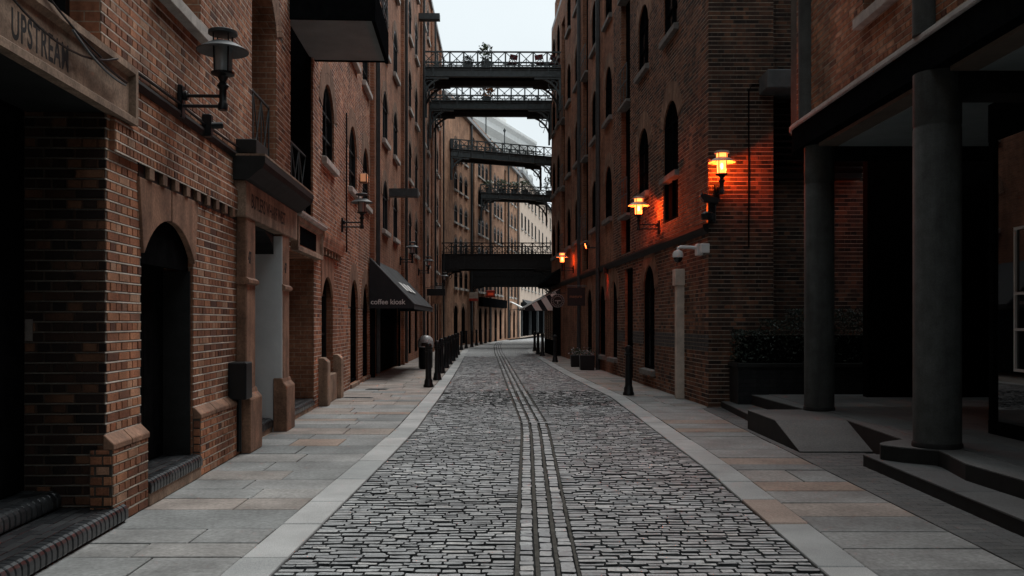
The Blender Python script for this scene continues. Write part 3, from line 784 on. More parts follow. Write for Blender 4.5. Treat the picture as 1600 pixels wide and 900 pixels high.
jp = MB(); jp.box(9.22, 9.249, .02, .32, .22, 2.12); jp.build('door_jamb', 'dark_stone', A)
bull_step(7.76, 9.27, -.1, .235, .62, riser=.12)
rs = MB(); rs.box(7.76, 9.27, -.085, .3, 0, .12); rs.build('stone_riser', 'sandstone', A, bevel=.008)
# porch: pilasters, doorway with a white reveal, frieze with carved letters, deep cornice
for u0, u1, num in ((10.95, 11.42, '47'), (13.12, 13.58, '47')):
    m = MB(); m.box(u0, u1, -.13, 0, .72, 2.9); pl = m.build('pilaster', 'terracotta', A, bevel=.015)
    m = MB(); m.prism([(-.2, 0), (0, 0), (0, .78), (-.13, .78), (-.145, .72), (-.2, .66)], u0 - .07, u1 + .07, 'yz'); m.build('base', 'terracotta', pl, bevel=.012)
    m = MB(); m.prism([(-.13, 2.06), (-.17, 2.08), (-.17, 2.12), (-.13, 2.15), (0, 2.15), (0, 2.06)], u0 - .03, u1 + .03, 'yz'); m.build('moulding', 'terracotta', pl)
    text_mesh('carved_number', num, .2, 'ink_black', .002, .7, .006, pl, (u0 + .1, -.132, 2.33))
m = MB(); m.box(13.085, 13.118, -.12, .4, 0, 2.85); m.build('white_reveal', 'white_paint', A)
plain_door(oC, .9, 0, 2.9)
bull_step(11.42, 13.08, -.0, .2, .8, riser=.1)
m = MB(); m.box(11.42, 13.08, .02, .8, 0, .1); m.build('stone_riser', 'sandstone', A)
m = MB(); m.prism([(11.4, 2.9), (11.4, 2.55)] + [(12.25 + .85 * cos(a), 2.55 + .33 * sin(a)) for a in [pi - i * pi / 10 for i in range(11)]] + [(13.1, 2.9)], .0, .5, 'xz'); m.build('porch_arch', 'dark_stone', A)
m = MB(); m.box(10.85, 14.1, -.15, .0, 2.88, 3.32); fr = m.build('frieze', 'sandstone', A, bevel=.01)
text_mesh('carved_lettering', 'BUTLERS WHARF WEST', .25, 'ink_black', .0006, .78, .004, fr, (11.12, -.1505, 3.02))
m = MB(); m.prism([(-.15, 3.32), (-.2, 3.33), (-.3, 3.42), (-.36, 3.46), (-.39, 3.52), (-.39, 3.6), (0, 3.64), (0, 3.32)], 10.8, 14.15, 'yz'); m.build('cornice', 'dark_stone', A)
m = MB(); m.box(10.8, 14.15, -.392, -.02, 3.605, 3.63); m.build('cornice_cap', 'sandstone', A)
m = MB(); m.box(10.95, 11.6, -.25, 0, 3.66, 3.84); m.build('blocking_stone', 'dark_stone', A, bevel=.01)
# second recess with its step, fascia and hood lamp
plain_door(oD, .9, 0, 2.75, planks=7)
bull_step(13.97, 16.45, -.02, .2, .8, riser=.1)
m = MB(); m.box(13.97, 16.45, .0, .8, 0, .1); m.build('stone_riser', 'sandstone', A)
sunk_beam(14.3, 16.75, 2.75, 3.3, -.13, .07, .05, 'sandstone', 'stone_fascia')
m = MB(); m.box(14.7, 16.2, -.09, -.07, 2.87, 3.17); m.build('name_panel', 'matt_black', A)
m = MB(); m.prism([(-.2, 3.34), (-.17, 3.3), (0, 3.3), (0, 3.4), (-.2, 3.37)], 14.25, 16.8, 'yz'); m.build('fascia_cap', 'stone_sill', A)
# window in a stone surround
stone_lintel(oE, 2.1, 2.5, 2.9, lean=.12)
m = MB(); m.box(17.3, 18.75, -.1, .2, 0, .55); m.build('sill_block', 'sandstone', A, bevel=.015)
for u in (16.95, 18.77):
    m = MB(); m.prism([(-.18, 0), (0, 0), (0, .92), (-.1, .92), (-.18, .84)], u, u + .33, 'yz'); m.build('surround_base', 'sandstone', A, bevel=.012)
m = MB(); m.prism([(-.11, 3.02), (0, 3.02), (0, 3.32), (-.14, 3.3), (-.14, 3.22)], 16.85, 19.6, 'yz'); m.build('brick_hood', 'brickwork_left', A)
for i in range(7):
    q = MB(); q.box(17.0 + i * .38, 17.14 + i * .38, -.08, 0, 2.91, 3.02); q.build('dentil', 'sandstone', A)
oEw = Op(17.3, 18.75, .55, 2.95, 0, .2, 0, 'window', False); fill_opening(A, oEw, bars=(1, 2))
for o in (oF, oF2): fill_opening(A, o, 'dark_wood', 'dark_wood', (1, 2))
for o in winA: fill_opening(A, o)
fill_opening(A, Op(3.6, 6.93, 3.74, 5.6, 0, .3, 0, 'window', False), bars=(3, 1))
for o, zz in ((oF, .1), (oF2, .1)):
    m = MB(); m.box(o.u0 - .05, o.u1 + .05, -.05, .3, 0, .098); m.build('threshold', 'sandstone', A, bevel=.01)
# loading bays
m = MB(); m.quad((11.75, .55, 3.66), (13.25, .55, 3.66), (13.25, .55, 6.4), (11.75, .55, 6.4)); m.build('loading_doors', 'dark_wood', A, fixn=False)
m = MB(); m.quad((14.3, .6, 3.5), (16.35, .6, 3.5), (16.35, .6, 13), (14.3, .6, 13)); m.build('loading_doors', 'dark_wood', A, fixn=False)
m = MB(); m.box(16.29, 16.345, .03, .6, 3.5, 12.9); m.build('dark_reveal_panel', 'dark_wood', A)  # black panel added to darken the far reveal
ring = Op(11.75, 13.25, 3.66, 6.35, .55, .55, .42, 'none', False); fill_opening(A, ring, 'dark_wood', 'dark_wood', (1, 3))
def gate(u0, u1, z0, z1, y, parent=A):
    m = MB(); r = .016
    for p in (((u0, y, z1), (u1, y, z1)), ((u0, y, z0 + .06), (u1, y, z0 + .06))): m.tube(p, .02, 4)
    n = 3
    for i in range(n + 1):
        u = u0 + (u1 - u0) * i / n; m.tube([(u, y, z0), (u, y, z1)], .012, 4)
    for i in range(n):
        a, b = u0 + (u1 - u0) * i / n, u0 + (u1 - u0) * (i + 1) / n
        m.tube([(a, y, z0 + .06), (b, y, z1)], .011, 4); m.tube([(b, y, z0 + .06), (a, y, z1)], .011, 4)
    return m.build('iron_gate', 'iron_bridge', parent)
gate(11.78, 13.22, 3.68, 4.75, .1); gate(14.35, 16.3, 3.52, 4.6, .12)
# balcony
bc = MB(); bc.box(14.25, 16.5, -1.3, .05, 6.42, 6.6); bal = bc.build('balcony', 'soffit_paint', A)
m = MB(); m.box(14.2, 16.55, -1.36, -1.301, 6.38, 6.95); m.box(14.2, 14.249, -1.3, 0, 6.4, 6.95); m.box(16.501, 16.55, -1.3, 0, 6.4, 6.95); m.build('edge_beam', 'matt_black', bal)
rl = MB()
for z in (7.15, 7.4, 7.7): rl.tube([(14.22, -.0, z), (14.22, -1.33, z), (16.53, -1.33, z), (16.53, 0, z)], .016, 5)
for u in (14.22, 15.0, 15.76, 16.53): rl.tube([(u, -1.33, 6.9), (u, -1.33, 7.7)], .02, 5)
rl.build('railing', 'steel_grey', bal)
for u in (16.52,):
    for k, y in enumerate((-.35, -.95)):
        m = MB(); m.box(16.56, 16.72, y - .12, y + .12, 6.5 - .0, 6.9); m.build('floodlight', 'black_paint', bal, bevel=.02)
# pier and pipes
m = MB(); m.box(25.85, 26.4, -.12, 0, 0, 17); m.build('pier', 'brickwork_left', A)
m = MB(); m.tube([(26.15, -.2, .1), (26.15, -.2, 17)], .065, 8); m.build('drainpipe', 'iron_dark', A)
m = MB(); m.tube([(20.6, -.04, 3.2), (20.6, -.04, 6.4)], .02, 6); m.build('conduit', 'black_paint', A)
m = MB(); m.box(10.58, 10.88, -.22, -.0, .68, 1.12); m.build('meter_box', 'black_paint', A, bevel=.012)
m = MB(); m.tube([(10.73, -.1, .68), (10.73, -.1, .05)], .03, 6); m.build('conduit', 'black_paint', A)
def cable(pts, r=.008, mat='black_paint'):
    m = MB(); m.tube(pts, r, 5); m.build('cable', mat, A)
def sag(a, b, s, n=10): return [tuple(a[k] + (b[k] - a[k]) * t + (-s * 4 * t * (1 - t) if k == 2 else 0) for k in range(3)) for t in [i / n for i in range(n + 1)]]
cable(sag((4.9, -.1, 3.72), (7.02, -.1, 3.66), .22)); cable(sag((5.2, -.1, 3.95), (6.7, -.1, 3.58), .06)); cable(sag((6.3, -.1, 3.6), (7.2, -.1, 3.52), .02), .01); cable(sag((6.2, -.11, 3.62), (7.15, -.11, 3.49), .05), .01, 'steel_grey')
cable([(7.6, -.03, 3.72), (8.7, -.03, 3.73), (9.6, -.04, 3.7), (10.9, -.05, 3.72)], .014); cable([(8.85, -.03, 3.6), (8.85, -.03, 3.75)], .02)
m = MB(); m.box(-48, 26.4, 1.2, 10, 0, 16.8); m.box(-48, 26.4, 0, 10, 17.0, 17.3); m.build('roof', 'roof_lead', A)
# projecting light bracket halfway along (small black floodlight)
m = MB(); m.box(9.55, 9.65, -.1, 0, 3.58, 3.82); m.tube([(9.6, -.06, 3.7), (9.66, -.2, 3.72)], .04, 6); m.build('floodlight', 'black_paint', A, bevel=.01)

for lab, x, y, w_, h_ in (('small square iron inspection cover set in left pavement near the kiosk', -3.2, 21.3, .5, .35), ('long iron drain cover in the left pavement beside the stone window base', -3.25, 18.9, .62, .2)):
    ic = thing('inspection_cover', lab, 'drain cover', (x, y, .003), -.05)
    m = MB(); m.box(-w_ / 2, w_ / 2, -h_ / 2, h_ / 2, -.01, .004); m.build('plate', 'iron_dark', ic, bevel=.003)
    for k in range(4):
        m = MB(); m.box(-w_ / 2 + .04, w_ / 2 - .04, -h_ / 2 + .03 + k * (h_ - .06) / 4, -h_ / 2 + .03 + (k + .5) * (h_ - .06) / 4, .0041, .007); m.build('rib', 'iron_dark', ic)
# ------------------------------------------------------------------ right warehouse on the corner
TR = atan2(-1, .055); RO = (rw(16.84), 16.84, 0); MR = frame_of(RO, TR)
B = thing('warehouse', 'dark brown corner warehouse with a lit lantern, string course and tall arched windows', 'warehouse', RO, TR)
ru = lambda Y: -(Y - 16.84) * 1.0015
def opR(Yc, wd, z0, z1, rise=.5, **kw): return Op(ru(Yc) - wd / 2, ru(Yc) + wd / 2, z0, z1, rise, kw.pop('d', .09), kw.pop('ring', .42), **kw)
SG = dict(sill_mat='stone_grey')
winB = [opR(19.9, 1.4, 3.85, 6.5, sill=False)]
for z in (4.86, 8.0, 11.15, 14.25):
    for Y in (19.9, 22.9, 28.4, 31.4, 36.2, 39.0, 43.3, 45.4):
        if (z, Y) != (4.86, 19.9): winB.append(opR(Y, 1.3, z, z + 1.68, .55, **SG))
grB = [opR(22.2, 1.3, .42, 3.0, .6, **SG), opR(27.4, 1.25, .5, 2.85, .55, **SG), opR(29.6, 1.1, .5, 2.8, .5, **SG), opR(32.6, 1.1, .5, 2.8, .5, **SG)]
bay = [Op(ru(Y) - .7, ru(Y) + .7, 3.55, 15.5, 0, .14) for Y in (25.4, 33.7, 41.2)]
drB = [opR(24.9, 1.2, .05, 3.1, 0, d=.14, ring=0, kind='door', sill=False)]
opsB = winB + grB + bay + drB
UN = -10.6
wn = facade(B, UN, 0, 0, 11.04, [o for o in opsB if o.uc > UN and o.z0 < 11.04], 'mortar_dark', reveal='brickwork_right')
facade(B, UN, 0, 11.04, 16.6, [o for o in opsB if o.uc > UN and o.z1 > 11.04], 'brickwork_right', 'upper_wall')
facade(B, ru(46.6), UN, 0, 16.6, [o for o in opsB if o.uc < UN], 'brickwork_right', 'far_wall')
bl = lay_bricks(UN, 0, 0, 11.04, [o for o in opsB if o.uc > UN - 1], zmax=lambda u: 7.9 - .36 * u)
black = [b for b in bl if 1.03 < b[2] < 1.33]; bl = [b for b in bl if not 1.03 < b[2] < 1.33]
# side face, then the wall set back beyond the corner
SM = frame_of(RO, 0); X0 = RO[0]
s = MB(); s.quad((0, 0, 0), (1.22, 0, 0), (1.22, 0, 16.6), (0, 0, 16.6)); s.quad((1.22, 0, 0), (1.22, .55, 0), (1.22, .55, 16.6), (1.22, 0, 16.6))
side = s.build('side_wall', 'mortar_dark', B, (0, 0, 0), -TR, fixn=False)
s = MB(); s.quad((1.22, .55, 0), (6, .55, 0), (6, .55, 16.6), (1.22, .55, 16.6)); back = s.build('set_back_wall', 'mortar_dark', B, (0, 0, 0), -TR, fixn=False)
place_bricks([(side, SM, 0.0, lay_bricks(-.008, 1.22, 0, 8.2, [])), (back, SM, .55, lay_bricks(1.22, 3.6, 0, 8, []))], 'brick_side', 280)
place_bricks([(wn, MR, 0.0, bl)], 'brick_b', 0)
place_beds(wn, 0.0, lay_beds(UN, 0, 0, 11.04, [o for o in opsB if o.uc > UN - 1], zmax=lambda u: 7.9 - .36 * u), 'mortar_bed_dark', h=.005)
place_beds(side, 0.0, lay_beds(0, 1.22, 0, 8.2, []), 'mortar_bed_dark', h=.0055); place_beds(back, .55, lay_beds(1.22, 3.6, 0, 8, []), 'mortar_bed_dark', h=.005)
place_bricks([(wn, MR, -.004, black)], 'brick_black', 0)
for o in winB + grB: fill_opening(B, o, 'matt_black', 'dark_wood' if o is winB[0] else 'glass_dark')
for o in drB: fill_opening(B, o, 'dark_wood', 'dark_wood', (1, 2))
m = MB(); m.prism([(-.1, 4.74), (.2, 4.74), (.2, 4.88), (-.1, 4.86)], ru(19.9) - .78, ru(19.9) + .78, 'yz'); m.build('sill', 'stone_grey', B)
for o in bay:
    m = MB(); m.quad((o.u0, .14, o.z0), (o.u1, .14, o.z0), (o.u1, .14, o.z1), (o.u0, .14, o.z1)); m.build('loading_doors', 'dark_wood', B, fixn=False)
    for z in (4.55, 7.7, 10.8):
        m = MB(); m.box(o.u0 - .0, o.u1 + .0, -.12, .3, z, z + .07); lp = m.build('loading_sill', 'stone_grey', B)
        m = MB()
        for zz in (z + .6, z + 1.05): m.tube([(o.u0, -.1, zz), (o.u1, -.1, zz)], .018, 4)
        for k in range(4):
            u = o.u0 + (o.u1 - o.u0) * k / 3; m.tube([(u, -.1, z + .1), (u, -.1, z + 1.05)], .012, 4)
        m.build('guard_rail', 'iron_bridge', lp)
m = MB(); m.prism([(0, 3.26), (-.07, 3.3), (-.11, 3.38), (-.11, 3.43), (0, 3.46)], ru(46), .0, 'yz'); m.build('string_course', 'dark_stone', B)
for Y in (30.0, 34.9):
    m = MB(); m.tube([(ru(Y), -.1, 0), (ru(Y), -.1, 16.5)], .075, 8); m.build('drainpipe', 'iron_dark', B)
m = MB(); m.box(ru(18.82), ru(18.64), -.17, .0, 0, 2.36); dp = m.build('door_post', 'stone_pale', B, bevel=.01)
m = MB(); m.box(ru(18.86), ru(18.6), -.21, .0, 2.36, 2.7); m.build('capital', 'stone_pale', dp, bevel=.01)
m = MB(); m.tube([(.75, -.02, 3.0), (.75, -.02, 4.0), (.75, -.02, 5.95), (.82, -.02, 6.05), (1.2, -.02, 6.05)], .014, 5); m.build('conduit', 'matt_black', B, (0, 0, 0), -TR)
m = MB(); m.box(ru(46.6), -.9, .45, 9, .0, 16.4); m.box(ru(46.6), .0, 0, 9, 16.6, 16.85); m.build('roof', 'roof_lead', B)
m = MB(); m.box(1.24, 9, .56, 30, 0, 16.5); m.build('rear_block', 'brickwork_right', B, (0, 0, 0), -TR)
m = MB(); m.prism([(ru(46.6), 0), (ru(46.6), .3), (-60, 3.4), (-60, 3.1)], 0, 16.4, 'xy'); m.build('far_return_wall', 'brickwork_right', B)
m = MB(); m.box(ru(46.4), ru(45.2), .15, .8, 16.85, 18.1); ch = m.build('chimney', 'brickwork_right', B)
m = MB(); 
for k in range(3): m.lathe([(.1, 18.1), (.11, 18.4), (.09, 18.42)], 8, (ru(46.1) + .3 * k, .45, 0))
m.build('chimney_pots', 'terracotta', ch)
# metal hood over a louvred opening beyond the corner
m = MB(); m.box(.95, 2.6, -.55, .5, 5.86, 6.2); hood = m.build('metal_hood', 'steel_grey', B, (0, 0, 0), -TR, bevel=.02)
for k in range(11):
    q = MB(); z = 4.45 + k * .125; q.prism([(.12, z + .06), (.13, z + .06), (.3, z), (.29, z)], 1.24, 3.0, 'yz'); q.build('louvre', 'black_paint', B, (0, 0, 0), -TR)
m = MB(); m.box(1.23, 3.0, .31, .52, 4.35, 5.86); m.build('louvre_back', 'black_paint', B, (0, 0, 0), -TR)

# ------------------------------------------------------------------ right building on columns
TC = -pi / 2; CO = (4.42, 0, 0); MC = frame_of(CO, TC)
Cb = thing('office_building', 'brick building carried on round concrete columns over a raised terrace at right', 'building', CO, TC)
oW = Op(-11.25, -10.35, 5.42, 7.2, 0, .2, 0)
oW2 = Op(-7.2, -6.2, 5.42, 7.2, 0, .2, 0)
wc = facade(Cb, -14.2, 48, 4.55, 14, [oW, oW2], 'mortar_dark', reveal='brickwork_right')
place_beds(wc, 0.0, lay_beds(-13.9, -4.5, 4.64, 8.2, [oW, oW2]), 'mortar_bed_dark', h=.005)
place_bricks([(wc, MC, 0.0, [b for b in lay_bricks(-13.9, -4.5, 4.6, 8.2, [oW, oW2])])], 'brick_a', 300)
fill_opening(Cb, oW); fill_opening(Cb, oW2)
def rounded_end(x_edge, y_end, r, x_far, y_near):
    return [(x_edge, y_near), (x_edge, y_end - r)] + [(x_edge + r - r * cos(a), y_end - r + r * sin(a)) for a in [pi / 2 * k / 8 for k in range(1, 9)]] + [(x_far, y_end), (x_far, y_near)]
loc0 = (0, 0, 0)
def cpart(mb, nm, mat, par=None, **kw):            # parts given in world axes, turned into the building's frame
    mb.v = [(-p[1], p[0] - CO[0], p[2]) for p in mb.v]
    return mb.build(nm, mat, par or Cb, **kw)
m = MB(); m.prism(rounded_end(4.3, 14.5, .85, 9.5, -48), 4.2, 4.545, 'xy'); can = cpart(m, 'canopy_fascia', 'matt_black')
m = MB(); m.prism(rounded_end(4.265, 14.53, .86, 9.5, -48), 4.55, 4.615, 'xy'); cpart(m, 'canopy_edge', 'concrete_pale', can, bevel=.012)
for y0, y1 in ((9.75, 13.0), (5.9, 9.1), (2.0, 5.2)):
    m = MB(); m.prism([(4.45, y0), (9, y0), (9, y1), (4.45, y1)], 4.15, 4.197, 'xy'); cpart(m, 'soffit_rim', 'soffit_rim', can)
    m = MB(); m.prism([(4.72, y0 + .1), (9, y0 + .1), (9, y1 - .05), (4.72, y1 - .05)], 4.14, 4.149, 'xy'); cpart(m, 'soffit_panel', 'soffit_paint', can)
for y in (9.4, 5.55):
    m = MB(); m.box(4.5, 9, y - .2, y + .2, 3.95, 4.196); cpart(m, 'cross_beam', 'dark_stone')
for x, y, r in ((4.56, 13.3, .215), (4.46, 9.4, .235), (4.46, 5.5, .235)):
    m = MB(); m.lathe([(r, .26), (r, 3.62), (r - .006, 3.63), (r - .006, 3.65), (r, 3.66), (r, 4.2)], 28, (x, y, 0)); col_ = cpart(m, 'column', 'concrete', smooth=True)
    m = MB(); m.lathe([(r + .012, .291), (r + .012, .33), (r + .003, .345)], 28, (x, y, 0)); cpart(m, 'base_ring', 'dark_stone', col_, smooth=True)
for y, x in ((13.35, 4.4), (9.45, 4.36), (5.5, 4.36)):
    m = MB(); m.lathe([(.13, 4.62), (.13, 14)], 18, (x, y, 0)); cpart(m, 'upper_column', 'concrete', smooth=True)
m = MB(); m.box(6.15, 9.6, 15.5, 15.7, 0, 4.4); cpart(m, 'passage_wall', 'dark_wood')
# shop glass behind the columns
m = MB(); m.quad((5.6, 10.4, .45), (5.6, -8, .45), (5.6, -8, 3.7), (5.6, 10.4, 3.7)); cpart(m, 'shop_glass', 'glass_shop', fixn=False)
m = MB(); m.box(5.58, 5.75, -8, 10.5, .28, .45); m.box(5.58, 5.75, -8, 10.5, 3.7, 4.2)
for y in (10.42, 8.9, 7.3, 5.7, 4.1): m.box(5.57, 5.7, y - .05, y + .05, .45, 3.7)
m.box(5.75, 9.6, 10.35, 10.5, .28, 4.2); cpart(m, 'shop_frame', 'matt_black')
for k, (y0, y1, z0, z1) in enumerate(((9.93, 9.96, 1.05, 2.65), (9.2, 9.93, 2.62, 2.65), (9.2, 9.93, 1.9, 1.93), (9.2, 9.93, 1.05, 1.08), (9.2, 9.93, 1.5, 1.53))):
    m = MB(); m.box(5.575, 5.599, y0, y1, z0, z1); cpart(m, 'reflection_bar', 'plastic_white')  # pale bars added on the glass in place of reflected lines
m = MB(); m.box(5.8, 10, -48, 10.3, 4.0, 14); m.box(4.5, 10, -48, 14, 13.8, 14.05); m.box(4.7, 10, 10.5, 14.2, 4.65, 14); cpart(m, 'roof', 'roof_lead')
m = MB(); m.box(6.3, 8, 2, 10, .28, 4.2); m.box(8.2, 9.6, -48, 15.4, .3, 4.19); cpart(m, 'shop_interior', 'dark_wood')
# raised terrace, steps and ramp
terr = [(4.3, 16.4), (4.4, 13.42), (4.48, 13.42), (4.48, 12.05), (4.36, 10.1)] + [(4.36 - .42 * sin(pi * k / 8) * (1 if k < 5 else .92), 10.0 - .85 * k / 8) for k in range(0, 9)] + [(4.2, 8.3), (4.24, 7.3), (4.3, 5.0), (4.3, -6), (9.6, -6), (9.6, 16.8), (4.3, 16.8)]
m = MB(); m.prism(terr, -.05, .275, 'xy'); te = struct(m.build('terrace', 'dark_stone'))
m = MB(); m.prism(terr, .279, .29, 'xy'); m.build('terrace_coping', 'dark_paver', te)
m = MB(); y = -6
while y < 16.2:
    x = 4.62 + (.3 if int(y * 10) % 2 else 0)
    while x < 9.2:
        m.cur = random.random(); slab(m, [(x, y), (x + .595, y), (x + .595, y + .595), (x, y + .595)], .297 + random.uniform(-.001, .001), h=.03, ch=.004, tilt=.001); x += .602
    y += .602
stuff(m.build('terrace_slabs', 'dark_paver', te, fixn=False))
m = MB(); m.prism([(3.9, 9.95), (4.5, 10.0), (4.5, -6), (3.72, -6), (3.74, 3), (3.8, 6.6)], -.05, .115, 'xy'); sp = struct(m.build('lower_step', 'dark_stone'))
SX = [(-6, 3.715), (3, 3.735), (6.6, 3.795), (9.95, 3.895)]
for k in range(14):
    y1 = 9.95 - k * 1.1; y0 = y1 - 1.092; m = MB(); slab(m, [(interp(SX, y0), y0), (4.34, y0), (4.34, y1), (interp(SX, y1), y1)], .13, h=.014, ch=.003); m.build('step_slab', 'dark_paver', sp, fixn=False)
m = MB(); m.prism([(3.92, 16.78), (3.76, 13.43), (4.6, 13.43), (4.6, 16.78)], -.05, .1, 'xy'); bs2 = struct(m.build('back_step', 'dark_stone'))
m = MB(); m.prism([(3.92, 16.78), (3.76, 13.43), (4.38, 13.43), (4.29, 16.78)], .104, .114, 'xy'); m.build('step_paving', 'dark_paver', bs2)
m = MB(); xa, xb = 3.53, 4.48
m.add([(xa, 13.42, -.05), (xb, 13.42, -.05), (xb, 10.98, -.05), (xa, 10.98, -.05), (xa, 13.42, .272), (xb, 13.42, .272), (xb, 12.0, .272), (xa, 12.0, .272), (xb, 10.98, .0), (xa, 10.98, .0)],
      [(0, 1, 2, 3), (4, 7, 6, 5), (7, 9, 8, 6), (0, 3, 9, 7, 4), (1, 5, 6, 8, 2), (0, 4, 5, 1), (2, 8, 9, 3)])
rp = struct(m.build('ramp', 'dark_stone'))
m = MB(); e = .012; m.add([(xa - .01, 13.42, .276), (xb, 13.42, .276), (xb, 12.0, .276), (xa - .01, 12.0, .276), (xb, 10.96, .004), (xa - .01, 10.96, .004), (xa - .01, 13.42, .276 + e), (xb, 13.42, .276 + e), (xb, 12.0, .276 + e), (xa - .01, 12.0, .276 + e), (xb, 10.96, .004 + e), (xa - .01, 10.96, .004 + e)],
      [(6, 9, 8, 7), (9, 11, 10, 8), (0, 3, 9, 6), (3, 5, 11, 9), (5, 4, 10, 11), (4, 2, 8, 10), (2, 1, 7, 8), (1, 0, 6, 7), (0, 1, 2, 3), (3, 2, 4, 5)])
m.build('ramp_paving', 'dark_paver', rp)

# ------------------------------------------------------------------ farther rows of the street
def strip(root, u, z0, z1, wd, depth, proud, mat, nm):
    m = MB(); m.box(u - wd / 2, u + wd / 2, -proud, depth, z0, z1); return m.build(nm, mat, root)
T2 = atan2(1, -.0128); L2O = (-4.03, 26, 0)
D = thing('warehouse', 'brown brick warehouse past the coffee kiosk, with rows of arched windows and pale sills', 'warehouse', L2O, T2)
ops = []
for z in (4.5, 7.35, 10.2, 13.1, 15.9):
    for Y in (28.7, 31.5, 36.5, 39.3, 43.2, 45.6, 50.2, 52.6): ops.append(Op(Y - 26.62, Y - 25.38, z, z + 1.62, .55, .07, .34))
gr2 = [Op(Y - 26.65, Y - 25.35, .3, 2.9, .6, .1, .3, 'door', False) for Y in (36.5, 39.3, 43.2, 45.6, 50.2, 52.6)]
kop = Op(.15, 6.4, 0, 2.9, 0, .6, 0)
facade(D, 0, 30.3, 0, 18.2, ops + gr2 + [kop], 'brickwork_left')
for o in ops: fill_opening(D, o, bars=(1, 1))
for o in gr2: fill_opening(D, o, 'dark_wood', 'dark_wood', (1, 2))
for u in (7.6, 8.8, 15.4, 21.8, 22.6, 28.4): strip(D, u, 0, 18.2, .45, 0, .1, 'brickwork_left', 'pier')
for u in (7.2, 15.0, 22.2, 29.2):
    m = MB(); m.tube([(u + .4, -.17, .1), (u + .4, -.17, 18)], .06, 6); m.build('drainpipe', 'iron_dark', D)
for u, z in ((3.9, 5.9), (14.6, 15.4), (26.5, 16.4)):
    m = MB(); m.box(u - .2, u + .2, -.95, 0, z - .13, z + .13); m.build('hoist_beam', 'iron_dark', D)
m = MB(); m.box(0, 30.3, .7, 9, 0, 18.1); m.box(-.1, 30.4, -.12, 9, 18.2, 18.45); m.build('roof', 'roof_lead', D)
m = MB(); m.box(30.31, 30.5, .0, 9, 0, 18.4); m.build('end_wall', 'brickwork_left', D)
m = MB()
for k in range(7): m.tube([(20 + k * 1.6, .2, 18.4), (20 + k * 1.6, .2, 19.3)], .03, 5)
for z in (18.8, 19.3): m.tube([(20, .2, z), (29.6, .2, z)], .03, 5)
m.build('roof_railing', 'iron_dark', D)

T3 = atan2(1, .1586); L3O = (-4.41, 56.3, 0)
E = thing('warehouse', 'warm lit brick warehouse on the bend, seen beneath the footbridges', 'warehouse', L3O, T3)
ops = []; bays3 = []
nrow = (3.9, 6.1, 8.3, 10.5, 12.7)
for u in (4.0, 5.6, 7.3, 12.2, 13.6, 15.2, 19.0, 20.6, 22.2, 26.2, 28.0, 30.0):
    for z in nrow: ops.append(Op(u - .5, u + .5, z, z + 1.2, .42, .06, .22))
for u in (9.9, 17.2, 24.3): bays3.append(Op(u - .5, u + .5, .1, 15.2, 0, .1, 0))
gr3 = [Op(u - .6, u + .6, .1, 2.7, .5, .08, .22, 'door', False) for u in (4.0, 6.4, 12.6, 14.8, 19.4, 21.8, 26.8, 29.4)]
facade(E, 0, 33, 0, 15.9, ops + gr3 + bays3, 'brickwork_far')
for o in ops: fill_opening(E, o, bars=(1, 1))
for o in gr3: fill_opening(E, o, 'dark_wood', 'dark_wood', (1, 1))
for o in bays3:
    m = MB(); m.quad((o.u0, .1, o.z0), (o.u1, .1, o.z0), (o.u1, .1, o.z1), (o.u0, .1, o.z1)); m.build('loading_doors', 'dark_wood', E, fixn=False)
for u in (8.7, 16.2, 25.4, 31.2):
    m = MB(); m.tube([(u, -.12, .1), (u, -.12, 16.4)], .09, 6); m.build('drainpipe', 'iron_dark', E)
m = MB(); m.box(12, 23.5, -.3, -.001, 2.8, 3.5); m.build('shop_shade_band', 'matt_black', E)  # black band added for dark shopfronts and the low bridge's shade
m = MB(); m.box(0, 33, .6, 9, 0, 15.8); m.box(0, 33.2, -.25, .5, 15.9, 16.15); m.box(0, 33, .5, 9, 15.9, 16.0); m.build('roof', 'roof_lead', E)
m = MB(); m.box(2, 33, -.02, .25, 16.16, 16.5); m.build('parapet', 'brickwork_far', E)
for u in (6.5, 15.5, 24.5):
    m = MB(); m.tube([(u, .1, 16.4), (u, .1, 18.6)], .05, 6); m.lathe([(.04, 18.6), (.14, 18.8), (.04, 19.0)], 8, (u, .1, 0)); m.build('roof_finial', 'iron_dark', E)
T4 = atan2(40, 5.5); L4O = (.78, 88.9, 0)
G = thing('apartment_building', 'pale rendered building at the far end with plain square windows', 'building', L4O, T4)
ops = []
for u in (1.6, 4.4, 7.4, 10.6, 14.0, 18, 22, 27, 32):
    for z in (5.0, 8.0, 11.0, 14.0): ops.append(Op(u - .6, u + .6, z, z + 1.6, 0, .05, 0))
shop4 = Op(.6, 40, .1, 3.6, 0, .5, 0)
facade(G, 0, 42, 0, 16.4, ops + [shop4], 'pale_render')
for o in ops: fill_opening(G, o, 'black_paint', 'glass_dark', (1, 0))
m = MB(); m.quad((.6, .5, .1), (40, .5, .1), (40, .5, 3.6), (.6, .5, 3.6)); m.build('shopfront', 'dark_wood', G, fixn=False)
for k in range(12):
    m = MB(); m.box(1 + k * 2.6, 1.2 + k * 2.6, .2, .45, .1, 3.6); m.build('shop_post', 'steel_grey' if k % 3 == 1 else 'matt_black', G)
m = MB(); m.prism([(0, 3.9), (-1.0, 3.0), (-1.0, 2.85), (0, 3.0)], 2.0, 14, 'yz'); m.build('shop_awning', 'canvas_black', G)
m = MB(); m.prism([(-.3, 16.4), (-.3, 16.7), (.2, 16.75), (3.4, 19.2), (9, 19.2), (9, 16.4)], 0, 42, 'yz'); rf = m.build('mansard_roof', 'roof_lead', G)
